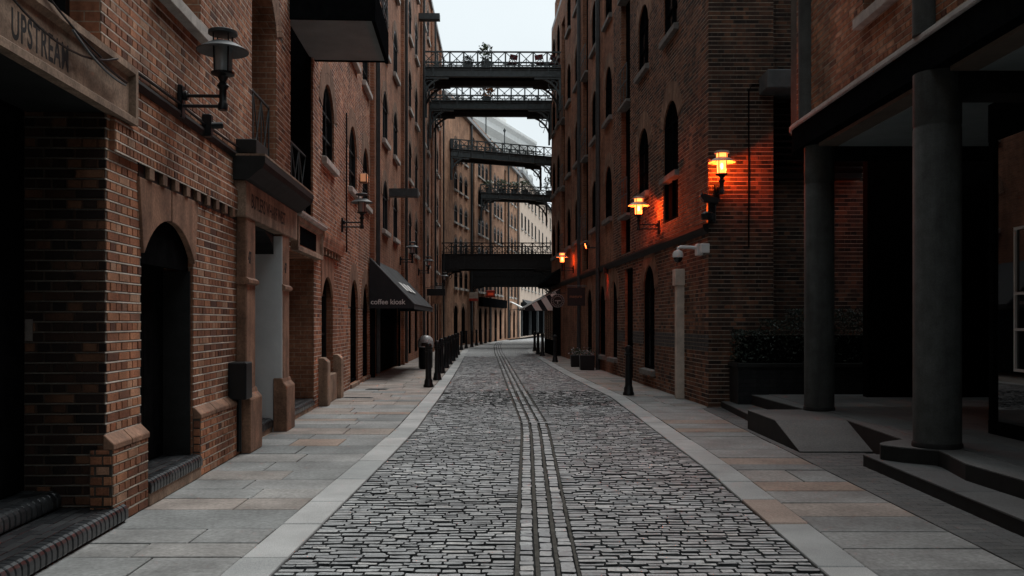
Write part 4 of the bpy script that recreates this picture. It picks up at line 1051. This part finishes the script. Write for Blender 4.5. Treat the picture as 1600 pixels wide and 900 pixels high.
for u in (3, 7, 11, 16):
    m = MB(); m.box(u - .8, u + .8, .6, 2.8, 16.9, 18.7); dm = m.build('dormer', 'white_stucco', rf)
    m = MB(); m.box(u - .55, u + .55, .57, .599, 17.2, 18.4); m.build('dormer_window', 'glass_dark', rf)
m = MB(); m.box(0, 42, .7, 9, 0, 16.3); m.build('rear_block', 'pale_render', G)
# white classical building behind, with a heavy bracketed cornice
T5 = atan2(15, 5.3); L5O = (-6.6, 88, 0)
H = thing('classical_building', 'white building with a heavy bracketed cornice rising behind the brick roofline', 'building', L5O, T5)
m = MB(); m.box(0, 24, .3, 12, 0, 21.6); m.build('wall', 'white_stucco', H)
m = MB(); m.prism([(.3, 21.6), (-.3, 21.8), (-.3, 22.2), (-1.3, 22.5), (-1.3, 23.1), (-1.6, 23.5), (-1.6, 23.8), (.3, 24.1), (3, 24.3), (3, 21.6)], -.5, 24.5, 'yz'); m.build('cornice', 'white_stucco', H)
for k in range(18):
    m = MB(); m.prism([(.3, 21.2), (-.05, 21.3), (-.25, 21.79), (.3, 21.79)], .6 + k * 1.3, 1.05 + k * 1.3, 'yz'); m.build('bracket', 'white_stucco', H)
    if k % 2 == 0:
        m = MB(); m.box(.7 + k * 1.3, 1.9 + k * 1.3, .22, .31, 18.2, 20.3); m.build('window', 'glass_dark', H)
m = MB(); m.box(-.5, 24.3, .1, .3, 20.4, 20.75); m.build('string_course', 'white_stucco', H)
m = MB(); m.box(17, 22, 1.5, 6, 24.2, 26.2); m.build('roof_block', 'white_stucco', H)
# ------------------------------------------------------------------ iron footbridges over the street
def bridge(label, P0, P1, zt, zd, zb, width=1.7, npan=10, brk=1.25, brackets=True, iron='iron_bridge', name='footbridge', group='iron footbridges over the street'):
    dx, dy = P1[0] - P0[0], P1[1] - P0[1]; ln = sqrt(dx * dx + dy * dy)
    r = thing(name, label, 'footbridge', (P0[0], P0[1], 0), atan2(dy, dx), group)
    m = MB(); m.box(.0, ln, .06, width - .06, zd - .14, zd - .02); m.build('deck', 'dark_wood', r)
    for y, s in ((0, -1), (width, 1)):
        m = MB(); m.box(0, ln, y - .03, y + .03, zb, zd); m.box(0, ln, y - .13, y + .13, zb - .03, zb); m.box(0, ln, y - .15, y + .15, zd, zd + .05)
        for k in range(int(ln / .9)):
            m.box(.5 + k * .9, .56 + k * .9, y - .11, y + .11, zb + .001, zd - .001)
        m.box(0, ln, y - .07, y + .07, (zb + zd) / 2 + .1, (zb + zd) / 2 + .16); m.build('girder', iron, r)
        m = MB(); m.box(0, ln, y - .045, y + .045, zt - .06, zt); m.box(0, ln, y - .03, y + .03, zd + .12, zd + .16); rl = m.build('railing', iron, r)
        p = ln / npan; h0, h1 = zd + .14, zt - .03
        def mk():
            q = MB(); q.box(-.035, .035, -.035, .035, zd + .05 - zd, zt - zd)
            for a, b in ((0, 1), (1, 0)):
                q.tube([(.0, -.012 + .024 * a, (h0 if a == 0 else h1) - zd), (p, -.012 + .024 * a, (h1 if a == 0 else h0) - zd)], .022, 4)
            q.box(p / 2 - .018, p / 2 + .018, -.018, .018, zd + .1 - zd, (h0 + h1) / 2 - zd)
            return q.mesh('railing_panel', iron)
        for i in range(npan): put('railing_panel', cached(('pan', round(p, 3), round(zt - zd, 3), iron), mk), rl, (i * p, y, zd))
        if brackets:
            for sx, x0 in ((1, 0.0), (-1, ln)):
                q = MB(); n = 9; R_ = brk
                arc = [(x0 + sx * R_ * (1 - cos(a)) * 1.0, zb - .03 - R_ + R_ * sin(a)) for a in [pi / 2 * k / n for k in range(n + 1)]]
                for (a, b), (c, d) in zip(arc, arc[1:]):
                    q.tube([(a, y, b), (c, y, d)], .065, 4)
                q.box(min(x0, x0 + sx * .1), max(x0, x0 + sx * .1), y - .08, y + .08, zb - .1 - R_ - .2, zb - .031)
                q.box(min(x0 + sx * .1, x0 + sx * R_), max(x0 + sx * .1, x0 + sx * R_), y - .08, y + .08, zb - .14, zb - .031)
                cxx, czz, rr = x0 + sx * R_ * .3, zb - .03 - R_ * .3, R_ * .17
                q.tube([(cxx + rr * cos(t), y, czz + rr * sin(t)) for t in [2 * pi * k / 10 for k in range(11)]], .03, 4)
                q.tube([(x0 + sx * .1, y, zb - .14), (x0 + sx * R_ * .3, y, zb - R_ * .72)], .02, 4)
                q.build('bracket', iron, r)
    return r
b1 = bridge('uppermost iron footbridge, nearest of those overhead, with planters and folded chairs on deck', (-4.22, 42.0), (2.3, 42.1), 14.3, 13.5, 13.12)
b2 = bridge('second iron footbridge, just beneath the uppermost, an orange shrub standing on it', (-4.28, 46.5), (2.08, 46.6), 13.82, 13.05, 12.68, npan=9)
b3 = bridge('slanting iron footbridge seen below the upper pair, before the white cornice', (-4.0, 58.6), (2.75, 61.6), 13.6, 12.9, 12.45, npan=12)
b4 = bridge('iron footbridge overgrown with green plants below the slanting one', (-2.4, 68.6), (3.3, 70.3), 12.15, 11.5, 11.12, npan=9, brk=1.5)
b5 = bridge('low broad dark footbridge spanning the street above the far shops', (-4.4, 55.8), (2.55, 55.9), 6.55, 5.8, 4.95, npan=11, width=2.6, brk=1.1, iron='iron_shade')
b6 = bridge('low dark footbridge just behind the broad one, seen under its girder', (-3.1, 65.0), (3.1, 65.4), 6.1, 5.35, 4.25, npan=9, width=2.2, brk=1.0, iron='iron_shade')
m = MB(); m.box(-.25, .02, -.2, .35, 13.35, 13.85); m.build('end_post', 'iron_dark', b1)
m = MB(); m.box(-.1, .12, -.2, .35, 12.9, 13.5); m.build('end_post', 'iron_dark', b3)

def pot_plant(label, loc, pot, pot_mat, leaves, n, leaf_m, size, spread, group=None, name='potted_plant'):
    r = thing(name, label, 'plant', loc, random.uniform(0, 3), group); w_, h = pot
    m = MB(); m.lathe([(w_ * .36, 0), (w_ * .5, h * .92), (w_ * .54, h * .92), (w_ * .54, h), (w_ * .46, h), (w_ * .44, h - .04)], 14); m.build('pot', pot_mat, r)
    m = MB()
    for k in range(5):
        a = random.uniform(0, 6.28); m.tube([(0, 0, h - .05), (cos(a) * spread * .4, sin(a) * spread * .4, h + leaves * .5), (cos(a) * spread * .7, sin(a) * spread * .7, h + leaves * .85)], .012, 4)
    m.build('stems', 'stem_brown', r)
    m = MB()
    for _ in range(n):
        t = random.random() ** .6; a = random.uniform(0, 6.28); q = spread * sqrt(random.random()) * (1 - .55 * abs(t - .45))
        m.leaf((q * cos(a), q * sin(a), h + leaves * t), size * random.uniform(.6, 1.3), (cos(a), sin(a), .6))
    m.build('leaves', leaf_m, r); return r
pot_plant('spiky-leaved plant in a grey tub on the uppermost footbridge', (-1.25, 42.9, 13.5), (.5, .55), 'steel_grey', .85, 60, 'leaf_green', .11, .45, 'plants on the footbridges')
pot_plant('low dark plant in a tub beside the spiky plant on uppermost footbridge', (-2.1, 42.8, 13.5), (.5, .5), 'iron_dark', .3, 70, 'leaf_dark', .08, .3, 'plants on the footbridges')
pot_plant('orange autumn shrub in a tub on the second footbridge', (-1.35, 47.5, 13.05), (.5, .45), 'steel_grey', .85, 180, 'leaf_orange', .11, .5, 'plants on the footbridges')
for k, (t, lab) in enumerate(((.12, 'bushy plant in a pot at the left end of the overgrown footbridge'), (.3, 'dense green plant in a pot left of centre on the overgrown footbridge'), (.47, 'yellowish shrub in a pot at centre of the overgrown footbridge'), (.62, 'leafy plant in a pot right of centre on the overgrown footbridge'), (.95, 'small clipped tree in a pot at right end of the overgrown footbridge'))):
    pot_plant(lab, (-2.4 + 5.7 * t - .1, 69.1 + 1.7 * t, 11.5), (.5, .45), 'iron_dark', .55 + (.5 if k == 4 else .15 * (k % 2)), 130, 'leaf_green', .1, .5, 'plants on the footbridges')
def folding_chair(label, loc, rz):
    r = thing('folding_chair', label, 'chair', loc, rz, 'folding chairs on the uppermost footbridge')
    m = MB()
    for x in (-.2, .2): m.tube([(x, .2, 0), (x, -.18, .85)], .014, 5); m.tube([(x, -.22, 0), (x, .2, .46)], .014, 5)
    m.build('frame', 'iron_dark', r)
    m = MB(); m.box(-.2, .2, -.2, .2, .44, .465); m.build('seat', 'chair_red', r, bevel=.006)
    m = MB(); m.prism([(-.13, .62), (-.115, .62), (-.19, .84), (-.205, .84)], -.21, .21, 'yz'); m.build('backrest', 'chair_red', r)
folding_chair('red folding chair at the middle of the uppermost footbridge', (.0, 42.9, 13.5), .6)
folding_chair('red folding chair by the right end of the uppermost footbridge, left one', (1.35, 42.9, 13.5), -.5)
folding_chair('red folding chair by the right wall on the uppermost footbridge', (1.85, 43.0, 13.5), .9)

# ------------------------------------------------------------------ wall lanterns
def lantern(label, wallpos, wall_rot, reach, lit, watts=135, group='lanterns on brackets along the warehouse walls'):
    """local -y points out from the wall; z is the height of the lower bracket arm"""
    r = thing('wall_lantern', label, 'lantern', wallpos, wall_rot, group); y = -reach
    m = MB(); m.box(-.05, .05, -.05, 0, -.12, .2); m.tube([(0, -.05, .1), (0, -.09, .1)], .05, 8); m.build('wall_plate', 'black_paint', r, bevel=.008)
    for z in (.0, .1):
        q = MB(); q.tube([(0, -.04, z), (0, y, z)], .017, 6); q.build('arm', 'black_paint', r)
    q = MB(); q.lathe([(.045, -.04), (.05, .02), (.036, .04), (.036, .16), (.06, .2), (.03, .24), (.055, .29), (.11, .31), (.115, .33)], 14, (0, y, 0)); q.build('stem', 'black_paint', r, smooth=True)
    q = MB(); q.lathe([(.085, .33), (.095, .62)], 16, (0, y, 0)); q.build('glass', 'glow_lamp' if lit else 'glass_lamp', r, smooth=True)
    if lit:
        q = MB(); q.lathe([(.1, .575), (.1, .7)], 16, (0, y, 0)); q.build('upper_glass', 'glow_lamp', r, smooth=True)
        q = MB(); q.lathe([(.015, .42), (.03, .45), (.03, .5), (.015, .53)], 10, (0, y, .0)); q.build('bulb', 'glow_bulb', r, smooth=True)
        ll = bpy.data.lights.new('lantern_light', 'POINT'); ll.energy = watts; ll.color = (1, .125, .018); ll.shadow_soft_size = .05
        lo = bpy.data.objects.new('lantern_light', ll); COL.objects.link(lo); lo.parent = r; lo.location = (0, y, .4)
    for k in range(4):
        q = MB(); a = pi / 4 + k * pi / 2; q.tube([(.092 * cos(a), y + .092 * sin(a), .32), (.103 * cos(a), y + .103 * sin(a), .7)], .009, 4); q.build('rib', 'black_paint', r)
    q = MB(); q.lathe([(.1, .575), (.245, .535), (.25, .545), (.16, .6), (.11, .625)], 28, (0, y, 0)); q.build('shade', 'glow_shade' if lit else 'steel_grey', r, smooth=True)
    q = MB(); q.lathe([(.115, .7), (.14, .705), (.14, .735), (.12, .745), (.03, .75)], 18, (0, y, 0)); q.build('cap', 'glow_shade' if lit else 'iron_dark', r, smooth=True)
    return r
def on(M, u, y, z): return tuple(M @ Vector((u, y, z)))
lantern('unlit lantern on the brick wall above the arched stone doorway', on(ML, 8.8, 0, 3.72), TL, .43, False)
lantern('unlit lantern on the left wall before the coffee kiosk', on(ML, 20.0, 0, 3.72), TL, .46, False)
M2 = frame_of(L2O, T2)
lantern('unlit lantern on the far left wall just past the coffee kiosk awning', on(M2, 6.9, 0, 3.8), T2, .46, False)
lantern('unlit lantern on the far left wall, second past the awning', on(M2, 14.2, 0, 3.8), T2, .46, False)
lantern('unlit lantern on the far left wall beside the low broad footbridge', on(M2, 25.6, 0, 3.7), T2, .46, False)
lantern('lit lantern on the end wall of the corner warehouse, above a camera', (3.84, 16.82, 3.98), 0, .42, True)
lantern('lit lantern over the string course on the right wall, second from the corner', on(MR, ru(21.0), 0, 3.78), TR, .5, True)
lantern('lit lantern on the far right wall above the striped awning', on(MR, ru(37.3), 0, 3.75), TR, .48, True, 45)
# dim warm light behind the arched window on the left wall
gl = thing('window_lamp', 'small warm glowing lamp between two arched windows on the left wall', 'lamp', on(ML, 23.4, 0, 5.2), TL)
m = MB(); m.box(-.11, .11, -.2, 0, .02, .27); m.build('housing', 'terracotta', gl, bevel=.02)
m = MB(); m.box(-.08, .08, -.204, -.2, .05, .25); m.box(-.114, -.11, -.17, -.03, .05, .25); m.build('lens', 'glow_dim', gl)
# uplighter throwing an orange streak on the right wall
up = thing('spotlight', 'slim spotlight glowing orange under a sill on the right wall', 'spotlight', on(MR, ru(30.6), 0, 4.15), TR)
m = MB(); m.box(-.06, .06, -.3, 0, -.04, .0); m.box(-.14, .14, -.42, -.3, -.05, .07); m.build('housing', 'black_paint', up, bevel=.01)
m = MB(); m.add([(-.2, -.43, .1), (.16, -.43, -.06), (.16, -.43, -.01), (-.2, -.43, .15), (-.2, -.421, .1), (.16, -.421, -.06), (.16, -.421, -.01), (-.2, -.421, .15)], [(0, 1, 2, 3), (4, 7, 6, 5), (0, 4, 5, 1), (1, 5, 6, 2), (2, 6, 7, 3), (3, 7, 4, 0)]); m.build('lens', 'glow_strip', up)
dn = thing('wall_light', 'small shielded downlight washing the right wall red between two arched openings', 'wall light', on(MR, ru(28.55), 0, 3.2), TR)
m = MB()
for b_ in ((-.07, .07, -.13, -.12), (-.07, .07, -.01, .0), (-.07, -.06, -.12, -.01), (.06, .07, -.12, -.01)): m.box(*b_, -.06, .14)
m.box(-.06, .06, -.12, -.01, .13, .14); m.build('housing', 'black_paint', dn)
m = MB(); m.box(-.058, .058, -.118, -.012, .1, .112); m.build('lens', 'glow_red', dn)

# ------------------------------------------------------------------ cameras on the corner
cc = thing('dome_camera', 'white dome security camera on an arm by the corner of right warehouse', 'security camera', (3.66, 17.25, 2.9), TR)
m = MB(); m.box(-.1, .1, -.12, .0, -.02, .2); m.build('wall_box', 'plastic_white', cc, bevel=.012)
m = MB(); m.tube([(0, -.1, .13), (0, -.42, .14), (0, -.46, .12), (0, -.47, .06)], .035, 8); m.build('arm', 'plastic_white', cc)
m = MB(); m.lathe([(.03, .08), (.08, .06), (.105, .0), (.1, -.06)], 18, (0, -.47, 0)); m.build('hood', 'plastic_white', cc, smooth=True)
m = MB(); m.lathe([(.09, -.061), (.085, -.1), (.06, -.14), (.02, -.16)], 16, (0, -.47, 0)); m.build('lens_dome', 'lens_black', cc, smooth=True)
jb_ = thing('junction_box', 'white square junction box on the corner beside the dome camera', 'junction box', (3.62, 16.835, 2.98), 0)
m = MB(); m.box(-.08, .08, -.07, .0, -.09, .09); m.build('box', 'plastic_white', jb_, bevel=.01)
m = MB(); m.box(-.07, .07, -.078, -.07, -.08, .08); m.build('lid', 'plastic_white', jb_, bevel=.003)
fx = thing('floodlight', 'black camera housing and bracket fixed under the lit corner lantern', 'camera', (3.68, 16.83, 3.72), 0)
m = MB(); m.box(-.03, .12, -.16, 0, -.28, .16); m.build('bracket', 'black_paint', fx, bevel=.015)
m = MB(); m.prism([(-.22, .2), (-.18, .27), (.13, .14), (.11, .05), (-.14, .1)], -.36, -.2, 'xz'); m.build('housing', 'black_paint', fx, bevel=.01)
m = MB(); m.lathe([(.11, -.12), (.13, -.02), (.05, .02)], 14, (-.06, -.24, -.1)); m.build('visor', 'black_paint', fx)

# ------------------------------------------------------------------ bollards
def bollard(label, x, y, rz=0, group='black iron bollards along the kerbs'):
    r = thing('bollard', label, 'bollard', (x, y, 0), rz, group)
    m = MB(); m.lathe([(.125, 0), (.125, .05), (.105, .075), (.1, .16), (.085, .19), (.082, .21)], 12); m.build('base', 'black_paint', r, smooth=True)
    m = MB(); m.lathe([(.078, .2), (.066, .86)], 12); m.build('shaft', 'black_paint', r, smooth=True)
    m = MB(); m.lathe([(.066, .86), (.09, .875), (.09, .91), (.07, .925), (.07, .96), (.085, .98), (.085, 1.03), (.06, 1.075), (.0, 1.09)], 12); m.build('head', 'black_paint', r, smooth=True)
    return r
ordw = ['nearest', 'second', 'third', 'fourth', 'fifth', 'sixth', 'seventh', 'eighth', 'ninth', 'tenth', 'eleventh', 'twelfth', 'thirteenth', 'fourteenth', 'fifteenth', 'sixteenth']
LB = [(-2.05, 22), (-2.06, 24.7), (-2.2, 28), (-2.29, 31.1), (-2.36, 33.8), (-2.42, 36.7), (-2.52, 40), (-2.62, 43.4), (-2.88, 51), (-2.76, 54), (-2.56, 57.2), (-2.4, 60.5), (-2.2, 64), (-2.0, 67.8), (-1.75, 71), (-1.35, 73.8)]
RB = [(2.55, 19.6), (1.72, 35.8), (1.44, 42.3), (1.3, 44.8), (1.25, 49.5)]
proto = None
for side, lst in (('left', LB), ('right', RB)):
    for k, (x, y) in enumerate(lst):
        where = 'row at the edge of the left pavement' if side == 'left' else 'on the right pavement'
        if side == 'left': lab = 'black iron bollard, %s in the row along the left kerb' % ordw[k] + (', before the domed bin' if k == 0 else '')
        else: lab = ('lone black bollard standing by the pale door post on the right' if k == 0 else 'black iron bollard, %s of those along the right kerb' % ordw[k])
        if proto is None: proto = bollard(lab, x, y)
        else: copy_tree(proto, (x, y, 0), random.uniform(0, 3), lab)
# domed bin behind the first left bollard
bn = thing('litter_bin', 'litter bin with a grey domed lid behind the nearest left bollard', 'litter bin', (-2.95, 30.6, 0), 0)
m = MB(); m.lathe([(.2, 0), (.24, .06), (.24, .72), (.26, .74)], 18); m.build('body', 'black_paint', bn, smooth=True)
m = MB(); m.lathe([(.27, .74), (.27, .92), (.23, 1.04), (.14, 1.12), (.02, 1.15)], 18); m.build('lid', 'plastic_grey', bn, smooth=True)
m = MB(); m.box(-.12, .12, -.275, -.255, .78, .9); m.build('slot', 'lens_black', bn)

# ------------------------------------------------------------------ coffee kiosk
kk = thing('coffee_kiosk', 'black coffee kiosk built into left wall under a sloping black awning', 'kiosk', on(M2, 0, 0, 0), T2)
u0, u1 = -.75, 6.2
m = MB(); NU, NV = 28, 8
def sagp(i, k, dz):
    u = u0 + (u1 - u0) * i / NU; t = k / NV; bay_ = abs(sin(pi * i / NU * 4)); return (u, -1.25 * t, 3.42 - 1.3 * t - .045 * sin(pi * t) * bay_ - .006 * sin(i * 1.7 + k) + dz)
for dz in (0, -.02):
    m.add([sagp(i, k, dz) for i in range(NU + 1) for k in range(NV + 1)], [(i * (NV + 1) + k, i * (NV + 1) + k + 1, (i + 1) * (NV + 1) + k + 1, (i + 1) * (NV + 1) + k) for i in range(NU) for k in range(NV)])
aw = m.build('awning', 'canvas_black', kk, smooth=True)
for u in (u0, u1):
    m = MB(); m.prism([(0, 3.4), (-1.24, 2.1), (-1.24, 1.98), (0, 1.98)], u - .008, u + .008, 'yz'); m.build('side_panel', 'canvas_black', aw)
m = MB(); m.box(u0, u1, -1.26, -1.245, 1.96, 2.1); m.build('valance', 'canvas_black', aw)
m = MB(); m.tube([(u0, 0, 3.425), (u0, -1.26, 2.11), (u1, -1.26, 2.11)], .012, 5); m.build('awning_frame', 'steel_grey', aw)
text_mesh('kiosk_lettering', 'coffee kiosk', .2, 'white_letter', .002, 1.0, .003, aw, (u0 - .012, -.04, 2.1), (pi / 2, 0, -pi / 2))
for i in range(3):
    q = MB(); a = u0 + 1.6 + i * 1.1
    q.add([(a, -.62, 2.79), (a + .75, -.62, 2.79), (a + .9, -.86, 2.54), (a + .15, -.86, 2.54)], [(0, 1, 2, 3)])
    for k in range(4): q.v[k] = (q.v[k][0], q.v[k][1] - .01, q.v[k][2] + .01)
    q.build('awning_logo_stroke', 'white_letter', aw)
m = MB(); m.quad((-.2, .25, 0), (6.3, .25, 0), (6.3, .25, 2.95), (-.2, .25, 2.95)); m.build('back_panel', 'dark_wood', kk, fixn=False)
for i in range(6):
    q = MB(); q.box(.2 + i * 1.05, 1.15 + i * 1.05, .05, .2, .05, 2.6); q.build('shutter_panel', 'matt_black', kk, bevel=.02)
m = MB(); m.box(-.3, .0, -.06, .2, 0, 3.0); m.box(6.4, 6.6, -.06, .2, 0, 3.0); m.box(.0, 6.4, -.07, .2, 2.7, 3.0); m.build('shop_frame', 'matt_black', kk)

# ------------------------------------------------------------------ signs and the far shops
s1 = thing('hanging_sign', 'square black hanging sign with faint gold lettering on the right wall', 'sign', on(MR, ru(33.4), 0, 2.2), 0)
m = MB(); m.box(-.72, -.06, -.03, .03, .0, .68); bd_ = m.build('board', 'black_paint', s1, bevel=.008)
m = MB(); m.tube([(.0, 0, .74), (-.74, 0, .74)], .018, 5); m.tube([(-.6, 0, .74), (-.6, 0, .68)], .01, 4); m.tube([(-.2, 0, .74), (-.2, 0, .68)], .01, 4); m.build('bracket', 'steel_grey', s1)
text_mesh('sign_lettering', 'maguro', .16, 'gold_letter', .002, .95, .003, bd_, (-.64, -.032, .3))
s2 = thing('round_sign', 'round dark sign with a pale ring and emblem above the striped awning', 'sign', on(MR, ru(40.2), 0, 2.55), 0)
def disc(m, r, y0, y1, c=(0, 0), n=28): m.prism([(c[0] + r * cos(2 * pi * k / n), c[1] + r * sin(2 * pi * k / n)) for k in range(n)], y0, y1, 'xz')
m = MB(); disc(m, .31, -.03, .03, (-.36, 0)); bd_ = m.build('board', 'black_paint', s2)
for r_, t_ in ((.29, .014), (.2, .01)):
    q = MB(); q.tube([(-.36 + r_ * cos(t), -.034, r_ * sin(t)) for t in [2 * pi * k / 28 for k in range(29)]], t_, 4); q.build('ring', 'letter_grey', bd_)
for k in range(18):
    a = 2 * pi * k / 18; q = MB(); q.tube([(-.36 + .225 * cos(a), -.034, .225 * sin(a)), (-.36 + .265 * cos(a), -.034, .265 * sin(a))], .012, 4); q.build('letter_stroke', 'letter_grey', bd_)
q = MB(); q.box(-.49, -.23, -.04, -.031, -.02, .02); q.box(-.38, -.34, -.041, -.031, -.14, -.021); q.build('emblem', 'letter_grey', bd_)
m = MB(); m.tube([(0, 0, .34), (-.7, 0, .34)], .016, 5); m.tube([(-.36, 0, .34), (-.36, 0, .3)], .012, 4); m.build('bracket', 'black_paint', s2)
# striped awning and the dark shop below it
sh = thing('striped_awning_shop', 'black shopfront under a black and white striped awning at right', 'shop', on(MR, ru(44.6), 0, 0), TR)
n = 9; a0, a1 = -2.0, 2.2
for k in range(n * 2):
    x0, x1 = a0 + (a1 - a0) * k / (2 * n), a0 + (a1 - a0) * (k + 1) / (2 * n)
    q = MB(); q.prism([(0, 3.2), (-1.7, 2.28), (-1.7, 2.18), (-1.66, 2.18), (0, 3.12)], x0, x1, 'yz'); q.build('awning_stripe', 'canvas_white' if k % 2 else 'canvas_black', sh)
q = MB(); q.prism([(0, 3.18), (-1.69, 2.27), (-1.69, 2.12), (0, 2.12)], a1 + .002, a1 + .015, 'yz'); sp_ = q.build('awning_side', 'canvas_black', sh)
for k in range(3):
    y0 = -1.36 + k * .44; zt = lambda y: 3.17 + y * .53 - .02; ex = lambda y: y + (zt(y) - 2.14) * .62
    q = MB(); q.prism([(y0, zt(y0)), (y0 + .24, zt(y0 + .24)), (min(ex(y0 + .24), -.01), 2.14 + max(0, (ex(y0 + .24) + .01) / .62)), (min(ex(y0), -.01), 2.14 + max(0, (ex(y0) + .01) / .62))], a1 + .0151, a1 + .019, 'yz'); q.build('side_stripe', 'canvas_white', sp_)
m = MB(); m.box(-2.2, 2.4, -.35, -.001, 0, 2.75); m.build('shopfront', 'matt_black', sh, bevel=.01)
for k in range(4):
    q = MB(); q.box(-2.05 + k * 1.12, -1.1 + k * 1.12, -.37, -.351, .75, 2.4); q.build('shop_window', 'glass_dark', sh)
m = MB(); m.prism([(0, 4.15), (-.75, 3.5), (-.75, 3.4), (0, 3.4)], -2.2, 2.3, 'yz'); m.build('upper_canopy', 'matt_black', sh)
# tubs with flowers by the right wall
def tub(label, x, y, w_, h, rz=0):
    r = thing('planter', label, 'planter', (x, y, 0), rz, 'black planters by the right wall')
    m = MB(); a, b = w_ * .46, w_ * .5
    m.add([(-a, -a, 0), (a, -a, 0), (a, a, 0), (-a, a, 0), (-b, -b, h), (b, -b, h), (b, b, h), (-b, b, h)], [(0, 3, 2, 1), (4, 5, 6, 7), (0, 1, 5, 4), (1, 2, 6, 5), (2, 3, 7, 6), (3, 0, 4, 7)]); m.build('tub', 'black_paint', r, bevel=.015)
    m = MB()
    for _ in range(260):
        m.leaf((random.gauss(0, w_ * .24), random.gauss(0, w_ * .24), h + abs(random.gauss(.06, .09))), .035 * random.uniform(.6, 1.4))
    m.build('flowers', 'flower_mix', r)
tub('larger black square planter of pale flowers by the right wall', 2.5, 29.9, .5, .5); tub('smaller black planter of flowers beside the larger one', 2.28, 32.0, .38, .42)
# long planter and hedge in front of the set-back wall
pl = thing('hedge_planter', 'long dark planter with a clipped hedge by the corner of right warehouse', 'planter', (4.05, 16.0, .1), 0)
m = MB(); m.box(.02, 2.9, .12, .75, 0, .68); m.build('trough', 'black_bricks', pl); m = MB(); m.box(-.01, 2.93, .08, .78, .68, .76); m.build('coping', 'dark_stone', pl, bevel=.01)
m = MB()
for _ in range(7000):
    x, y, z = random.uniform(.02, 2.85), random.uniform(.1, .76), .74 + 1.0 * random.random() ** .8
    if x < .55: z = .74 + (z - .74) * .62
    elif x < 1.0: z = .74 + (z - .74) * .8
    e = min(x - .02, 2.85 - x, y - .1, .76 - y, 1.74 - z)
    if e > .2: continue
    m.leaf((x, y, z), random.uniform(.02, .04))
m.build('hedge', 'leaf_dark', pl)
m = MB(); m.box(.1, 2.75, .2, .68, .7, 1.25); m.build('hedge_core', 'dark_wood', pl)
M3 = frame_of(L3O, T3)
# far left signs
s3 = thing('box_sign', 'white over red illuminated box sign hanging above the far left bollards', 'sign', on(M3, 8.0, 0, 3.1), 0)
m = MB(); m.box(.1, .72, -.06, .06, .18, .62); bx_ = m.build('board', 'stone_pale', s3, bevel=.01)
m = MB(); m.box(.1, .72, -.064, .064, .0, .179); m.build('red_panel', 'red_paint', s3)
m = MB(); m.tube([(0, 0, .5), (.1, 0, .5)], .02, 4); m.build('bracket', 'black_paint', s3)
s4 = thing('red_sign', 'small red hanging sign beyond the white and red box sign', 'sign', on(M3, 14.6, 0, 3.5), 0)
m = MB(); m.box(.1, .78, -.06, .06, .05, .6); m.build('board', 'red_paint', s4, bevel=.02)
m = MB(); m.box(.22, .66, -.07, .07, .2, .4); m.build('emblem', 'glow_sign', s4)
m = MB(); m.tube([(0, 0, .5), (.1, 0, .5)], .02, 4); m.build('bracket', 'black_paint', s4)
s5 = thing('hanging_sign', 'brown hanging sign on the far left wall past the kiosk', 'sign', on(M2, 20.9, 0, 2.55), 0)
m = MB(); m.box(.1, .62, -.03, .03, .0, .55); m.build('board', 'terracotta', s5); m = MB(); m.box(.3, .62, -.035, .035, .56, .9); m.build('upper_board', 'plastic_grey', s5)
m = MB(); m.tube([(0, 0, .92), (.65, 0, .92)], .02, 4); m.build('bracket', 'black_paint', s5)
s6 = thing('box_sign', 'black box sign projecting from the far left wall near the lanterns', 'sign', on(M2, 18.4, 0, 2.9), 0)
m = MB(); m.box(.05, .95, -.06, .06, 0, .35); m.build('board', 'black_paint', s6, bevel=.01); m = MB(); m.tube([(0, 0, .4), (.95, 0, .4)], .02, 4); m.build('bracket', 'iron_dark', s6)
aw2 = thing('white_awning', 'small white awning over a far doorway beneath the footbridges', 'awning', on(M3, 27.6, 0, 0), T3)
m = MB(); m.prism([(0, 3.5), (-1.2, 2.9), (-1.2, 2.8), (0, 3.4)], -.8, .8, 'yz'); m.build('canopy', 'canvas_white', aw2)
m = MB(); m.tube([(-.78, 0, 2.7), (-.78, -1.18, 2.84)], .02, 4); m.tube([(.78, 0, 2.7), (.78, -1.18, 2.84)], .02, 4); m.build('stays', 'iron_dark', aw2)
